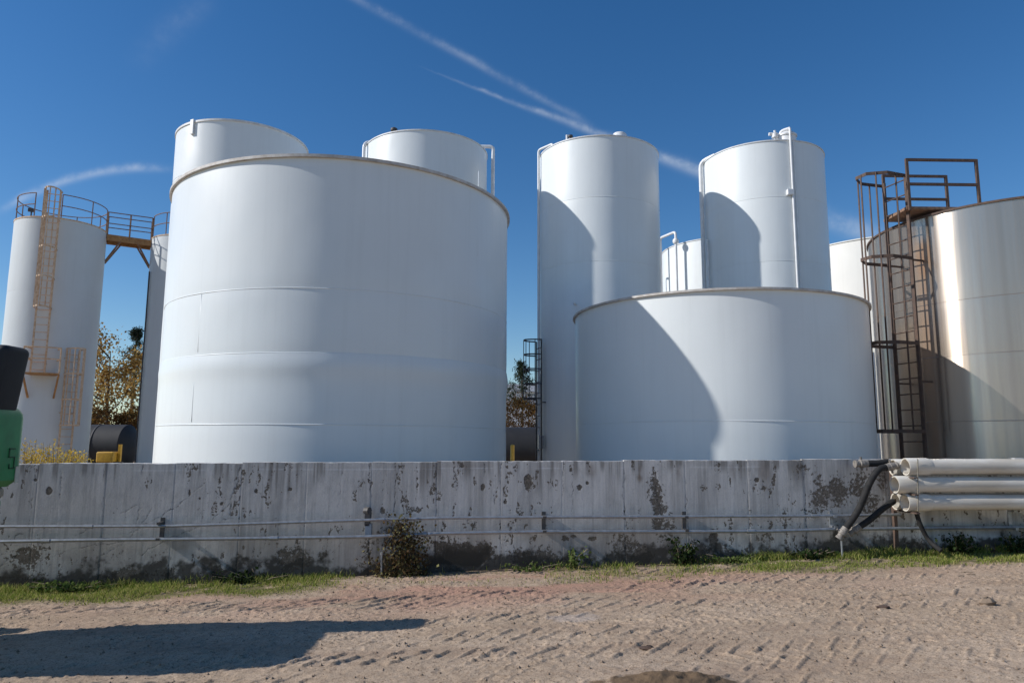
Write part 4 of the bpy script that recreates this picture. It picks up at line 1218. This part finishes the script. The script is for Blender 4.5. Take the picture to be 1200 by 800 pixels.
# ------------------------------------------------------------------ things beyond the tanks
def black_tank(x0, x1, Y, ztop, rr, label):
    zc = ztop - rr
    a = np.array([x0, Y, 0.0]); o = thing('horizontal_tank', ((x0 + x1) / 2, Y, 0), label, 'tank'); O = np.array(o.location)
    prof = [(.001, -.35), (rr * .5, -.30), (rr * .85, -.14), (rr, 0), (rr, x1 - x0), (rr * .85, x1 - x0 + .14), (rr * .5, x1 - x0 + .3), (.001, x1 - x0 + .35)]
    MB().lathe(prof, 40, (x0, Y, zc), (1, 0, 0)).build('shell', M['black_tank'], o, O)
    for f in (.15, .5, .85):
        x = x0 + (x1 - x0) * f
        MB().lathe([(rr + .001, -.03), (rr + .03, -.03), (rr + .03, .03), (rr + .001, .03)], 40, (x, Y, zc), (1, 0, 0)).build('band', M['dark_metal'], o, O)
    for f in (.2, .8):
        x = x0 + (x1 - x0) * f; MB().box((x, Y, max(zc - rr, 0) / 2 + .1), (.5, rr * 1.5, max(zc - rr, 0) + .5)).build('saddle', M['dark_metal'], o, O)
    MB().lathe([(.3, ztop - .1), (.3, ztop + .25), (.34, ztop + .25), (.34, ztop + .3), (.001, ztop + .33)], 16, ((x0 + x1) / 2, Y, 0)).build('manway', M['black_tank'], o, O)
    return o


p0, p1 = planept(60, 497, 40), planept(152, 497, 40)
black_tank(p0[0] - 5.5, p1[0], 40, p0[2], 1.15, 'black horizontal tank lying behind the yellow pump, below the autumn tree')
p0, p1 = planept(560, 500, 40), planept(660, 500, 40)
black_tank(p0[0], p1[0] + 4, 40, p0[2], 1.2, 'black horizontal tank seen in the narrow gap beside the caged ladder')
q = planept(129, 540, 33); o = thing('yellow_pump', (q[0], q[1], 0), 'small yellow pump unit standing before the black horizontal tank at left', 'pump'); O = np.array(o.location)
zz0 = planept(129, 540, 33)[2]; zz1 = planept(129, 529, 33)[2]; hw = .43
rbox(MB(), q[0] - hw, q[0] + hw * .75, 32.6, 33.3, zz0 - .05, zz1, .05, .06).build('casing', M['yellow'], o, O)
MB().box((q[0] + hw * .95, 33, (zz0 + zz1) / 2 + .15), (.12, .12, zz1 - zz0 + .35)).build('exhaust_post', M['yellow'], o, O)
MB().box((q[0], 33, zz0 / 2), (.9, .6, max(zz0 - .06, .1))).build('skid', M['dark_metal'], o, O)
q = planept(600.5, 527, 34); o = thing('bollard', (q[0], q[1], 0), 'yellow bollard in the dark gap beside the widest tank', 'bollard'); O = np.array(o.location)
MB().lathe([(.10, 0), (.10, q[2] + .2), (.07, q[2] + .24), (.001, q[2] + .26)], 14, (q[0], q[1], 0)).build('post', M['yellow'], o, O)
MB().lathe([(.104, .5), (.104, .62)], 14, (q[0], q[1], 0)).build('band', M['black'], o, O)


def tree(name, base, h, cw, mat, label, nl, leaf, seed, limbs=11, low=.18, cat='tree', bare=.0):
    r = np.random.default_rng(seed); b = np.array(base, float)
    o = thing(name, b, label, cat); m = MB(); cs, ss = [], []
    lean = r.normal(size=2) * h * .02
    P = [b + [lean[0] * f, lean[1] * f, h * f * .92] for f in np.linspace(0, 1, 7)]
    m.tube(P, np.linspace(h * .018, h * .003, 7), 7)
    tips = []
    for i in range(limbs):
        f = low + (1 - low) * (i + r.random()) / limbs * .92
        a = i * 2.4 + r.normal() * .3
        ln = cw * (1.0 - .65 * max(0, f - .35)) * r.uniform(.65, 1.1)
        s0 = b + [lean[0] * f, lean[1] * f, h * f * .92]
        e = s0 + [math.cos(a) * ln, math.sin(a) * ln, ln * r.uniform(.35, .9)]
        mid = (s0 + e) / 2 + [0, 0, -ln * .06]
        m.tube([s0, mid, e], [h * .007, h * .005, h * .002], 5)
        for j in range(5):
            g_ = r.uniform(.35, 1); s1 = s0 * (1 - g_) + e * g_; a2 = a + r.normal() * .9
            l2 = ln * r.uniform(.25, .5); e2 = s1 + [math.cos(a2) * l2, math.sin(a2) * l2, l2 * r.uniform(.1, .9)]
            m.tube([s1, e2], [h * .003, h * .001], 4); tips += [e2, (s1 + e2) / 2]
        tips.append(e)
    tips.append(P[-1]); tips = np.array(tips)
    w = r.random(len(tips)) + .15
    idx = r.choice(len(tips), nl, p=w / w.sum())
    cs = tips[idx] + r.normal(size=(nl, 3)) * cw * .115
    m.build('trunk', M['bark'], o, b)
    leaf_mesh('crown', cs, r.uniform(.6, 1.3, nl) * leaf, mat, o, b, .7, 0, seed)
    return o


def conifer(base, h, cw, label, seed, bare=.35):
    r = np.random.default_rng(seed); b = np.array(base, float)
    o = thing('pine_tree', b, label, 'tree'); m = MB(); cs = []
    m.tube([b, b + [.1, 0, h * .5], b + [0, 0, h]], [h * .016, h * .011, h * .003], 7)
    for i in range(46):
        f = bare + (1 - bare) * r.random() ** .8; a = r.random() * 6.28
        ln = cw * (1.05 - f) / (1 - bare) * r.uniform(.5, 1.1) + .15
        s0 = b + [0, 0, h * f]; e = s0 + [math.cos(a) * ln, math.sin(a) * ln, ln * r.uniform(.0, .45)]
        m.tube([s0, e], [h * .004, h * .0015], 4)
        for j in range(70):
            g_ = r.uniform(.35, 1.05); cs.append(s0 * (1 - g_) + e * g_ + r.normal(size=3) * cw * .07)
    m.build('trunk', M['bark'], o, b)
    leaf_mesh('crown', np.array(cs), r.uniform(.12, .3, len(cs)), M['pine'], o, b, .3, 0, seed)
    return o


def base_at(px, Y): q = planept(px, 518, Y); return (q[0], q[1], -.02)
def ztop_at(py, Y): return float(planept(600, py, Y)[2])
tree('autumn_tree', base_at(124, 52), ztop_at(402, 52), 3.3, M['autumn'], 'autumn tree with golden brown leaves seen between the two slim tanks', 8500, .21, 41, limbs=16, low=.15)
conifer(base_at(150, 66), ztop_at(388, 66), 1.8, 'dark pine top rising behind the autumn tree', 42, .55)
conifer(base_at(611, 62), ztop_at(424, 62), 2.2, 'dark pine seen in the narrow gap beside the caged ladder', 43, .40)
tree('bare_shrub', base_at(603, 50), ztop_at(472, 50), 1.9, M['autumn_dark'], 'brown autumn shrub above the black tank in the narrow gap', 3600, .13, 44, limbs=10, low=.08, cat='shrub')
tree('bare_shrub', base_at(620, 52), ztop_at(462, 52), 1.9, M['autumn_dark'], 'brown leafy shrub right behind the caged ladder rails', 3600, .13, 45, limbs=10, low=.08, cat='shrub')
tree('bare_shrub', base_at(104, 48), ztop_at(470, 48), 1.9, M['autumn_dark'], 'dark brown shrub behind the black tank, against the far left tank', 3000, .14, 46, limbs=10, low=.08, cat='shrub')
tree('bare_shrub', base_at(148, 50), ztop_at(484, 50), 1.9, M['autumn_dark'], 'dark brown shrub behind the black tank, against the half hidden slim tank', 3000, .14, 47, limbs=10, low=.08, cat='shrub')
# far tree belt and a pale shed
cs = []
for i in range(60):
    x = -150 + i * 5 + rng.normal() * 1.5; y_ = 150 + rng.normal() * 8; hh = rng.uniform(3.0, 6.5)
    for j in range(90): cs.append((x + rng.normal() * 2.4, y_ + rng.normal() * 1.5, abs(rng.normal()) * hh * .4 + hh * .3 * rng.random()))
tb = leaf_mesh('tree_belt', np.array(cs), rng.uniform(.5, 1.0, len(cs)), M['autumn_dark'], None, (0, 0, 0), .8, 0, 48)
tag(tb, 'far dark belt of brown trees on the horizon', 'trees', kind='stuff')
p0, p1 = planept(585, 452, 95), planept(652, 452, 95)
o = thing('shed', ((p0[0] + p1[0]) / 2, 98, 0), 'pale metal shed far behind the pine in the narrow gap', 'building'); O = np.array(o.location)
hw = (p1[0] - p0[0]) / 2
MB().box(O + [0, 0, p0[2] / 2 - .4], (hw * 2, 6, p0[2] - .8)).build('wall', M['building'], o, O)
m = MB(); m.add([O + [-hw - .3, -3.3, p0[2] - .8], O + [hw + .3, -3.3, p0[2] - .8], O + [hw + .3, 0, p0[2] + .5], O + [-hw - .3, 0, p0[2] + .5], O + [-hw - .3, 3.3, p0[2] - .8], O + [hw + .3, 3.3, p0[2] - .8]],
                [(0, 1, 2, 3), (3, 2, 5, 4), (0, 3, 4), (1, 5, 2)]); m.build('roof', M['building_roof'], o, O)
for f in (-.5, 0.5): MB().box(O + [hw * f, -3.02, 1.6], (2.2, .08, 3.2)).build('door', M['building_roof'], o, O)

# ------------------------------------------------------------------ loose pebbles and litter on the yard
n = 5000
px_, py_ = rng.uniform(-7, 9, n), 4.7 + 4.9 * rng.random(n) ** 1.3
k = (py_ < WY0 + WK * px_ - .1) & (((px_ - 1.03) / .6) ** 2 + ((py_ - 5.0) / .35) ** 2 > 1); px_, py_ = px_[k], py_[k]
V0 = np.array([[1, 0, 0], [-1, 0, 0], [0, 1, 0], [0, -1, 0], [0, 0, 1], [0, 0, -.6]]); F0 = [(0, 2, 4), (2, 1, 4), (1, 3, 4), (3, 0, 4), (2, 0, 5), (1, 2, 5), (3, 1, 5), (0, 3, 5)]
zz = ground_height(px_, py_); m = MB()
for x, y, z in zip(px_, py_, zz):
    s = .0045 + .011 * rng.random() ** 3
    m.add(V0 * s * rng.uniform(.6, 1.3, 3) + [x, y, z + s * .3], F0)
pb = m.build('pebbles', M['stone'], angle=20)
tag(pb, 'loose pebbles and crumbs of soil scattered over the yard', 'pebbles', kind='stuff')
for (x, y, s, lab, mt) in ((757, 760, .05, 'small dark clod lying alone on the pale soil, centre right', 'rust_dark'), (1035, 712, .05, 'small dark clod on the pale soil below the hoses', 'rust_dark'), (1158, 708, .06, 'small upright tan stone on the soil at right', 'stone')):
    v = ray(x, y); t = -1.6 / v[2]; q = CAM + v * t
    for _ in range(4): t = (gz(q[0], q[1]) - 1.6) / v[2]; q = CAM + v * t
    m = MB().lathe([(.001, -s * .4), (s * .8, -s * .2), (s, s * .15), (s * .6, s * .5), (.001, s * .6)], 9)
    m.v[0] = m.v[0] * [1.3, .7, .6 if mt != 'stone' else 1.6] + rng.normal(size=m.v[0].shape) * s * .08 + q + [0, 0, s * .15]
    o = m.build('clod', M[mt], None, q, 30); o.location = q
    tag(o, lab, 'clod')

m = MB()
for i in range(90):
    x = rng.uniform(-5, 8); y = WY0 + WK * x - .15 - 2.2 * rng.random() ** 2; z = gz(x, y); a = rng.normal() * .6; l = rng.uniform(.04, .16)
    m.tube([(x, y, z + .006), (x + math.cos(a) * l * .5, y + math.sin(a) * l * .5, z + .014), (x + math.cos(a) * l, y + math.sin(a) * l, z + .008)], .0035, 4)
tw = m.build('twigs', M['twig']); tag(tw, 'thin dry twigs scattered near the foot of the wall', 'twigs', kind='stuff')
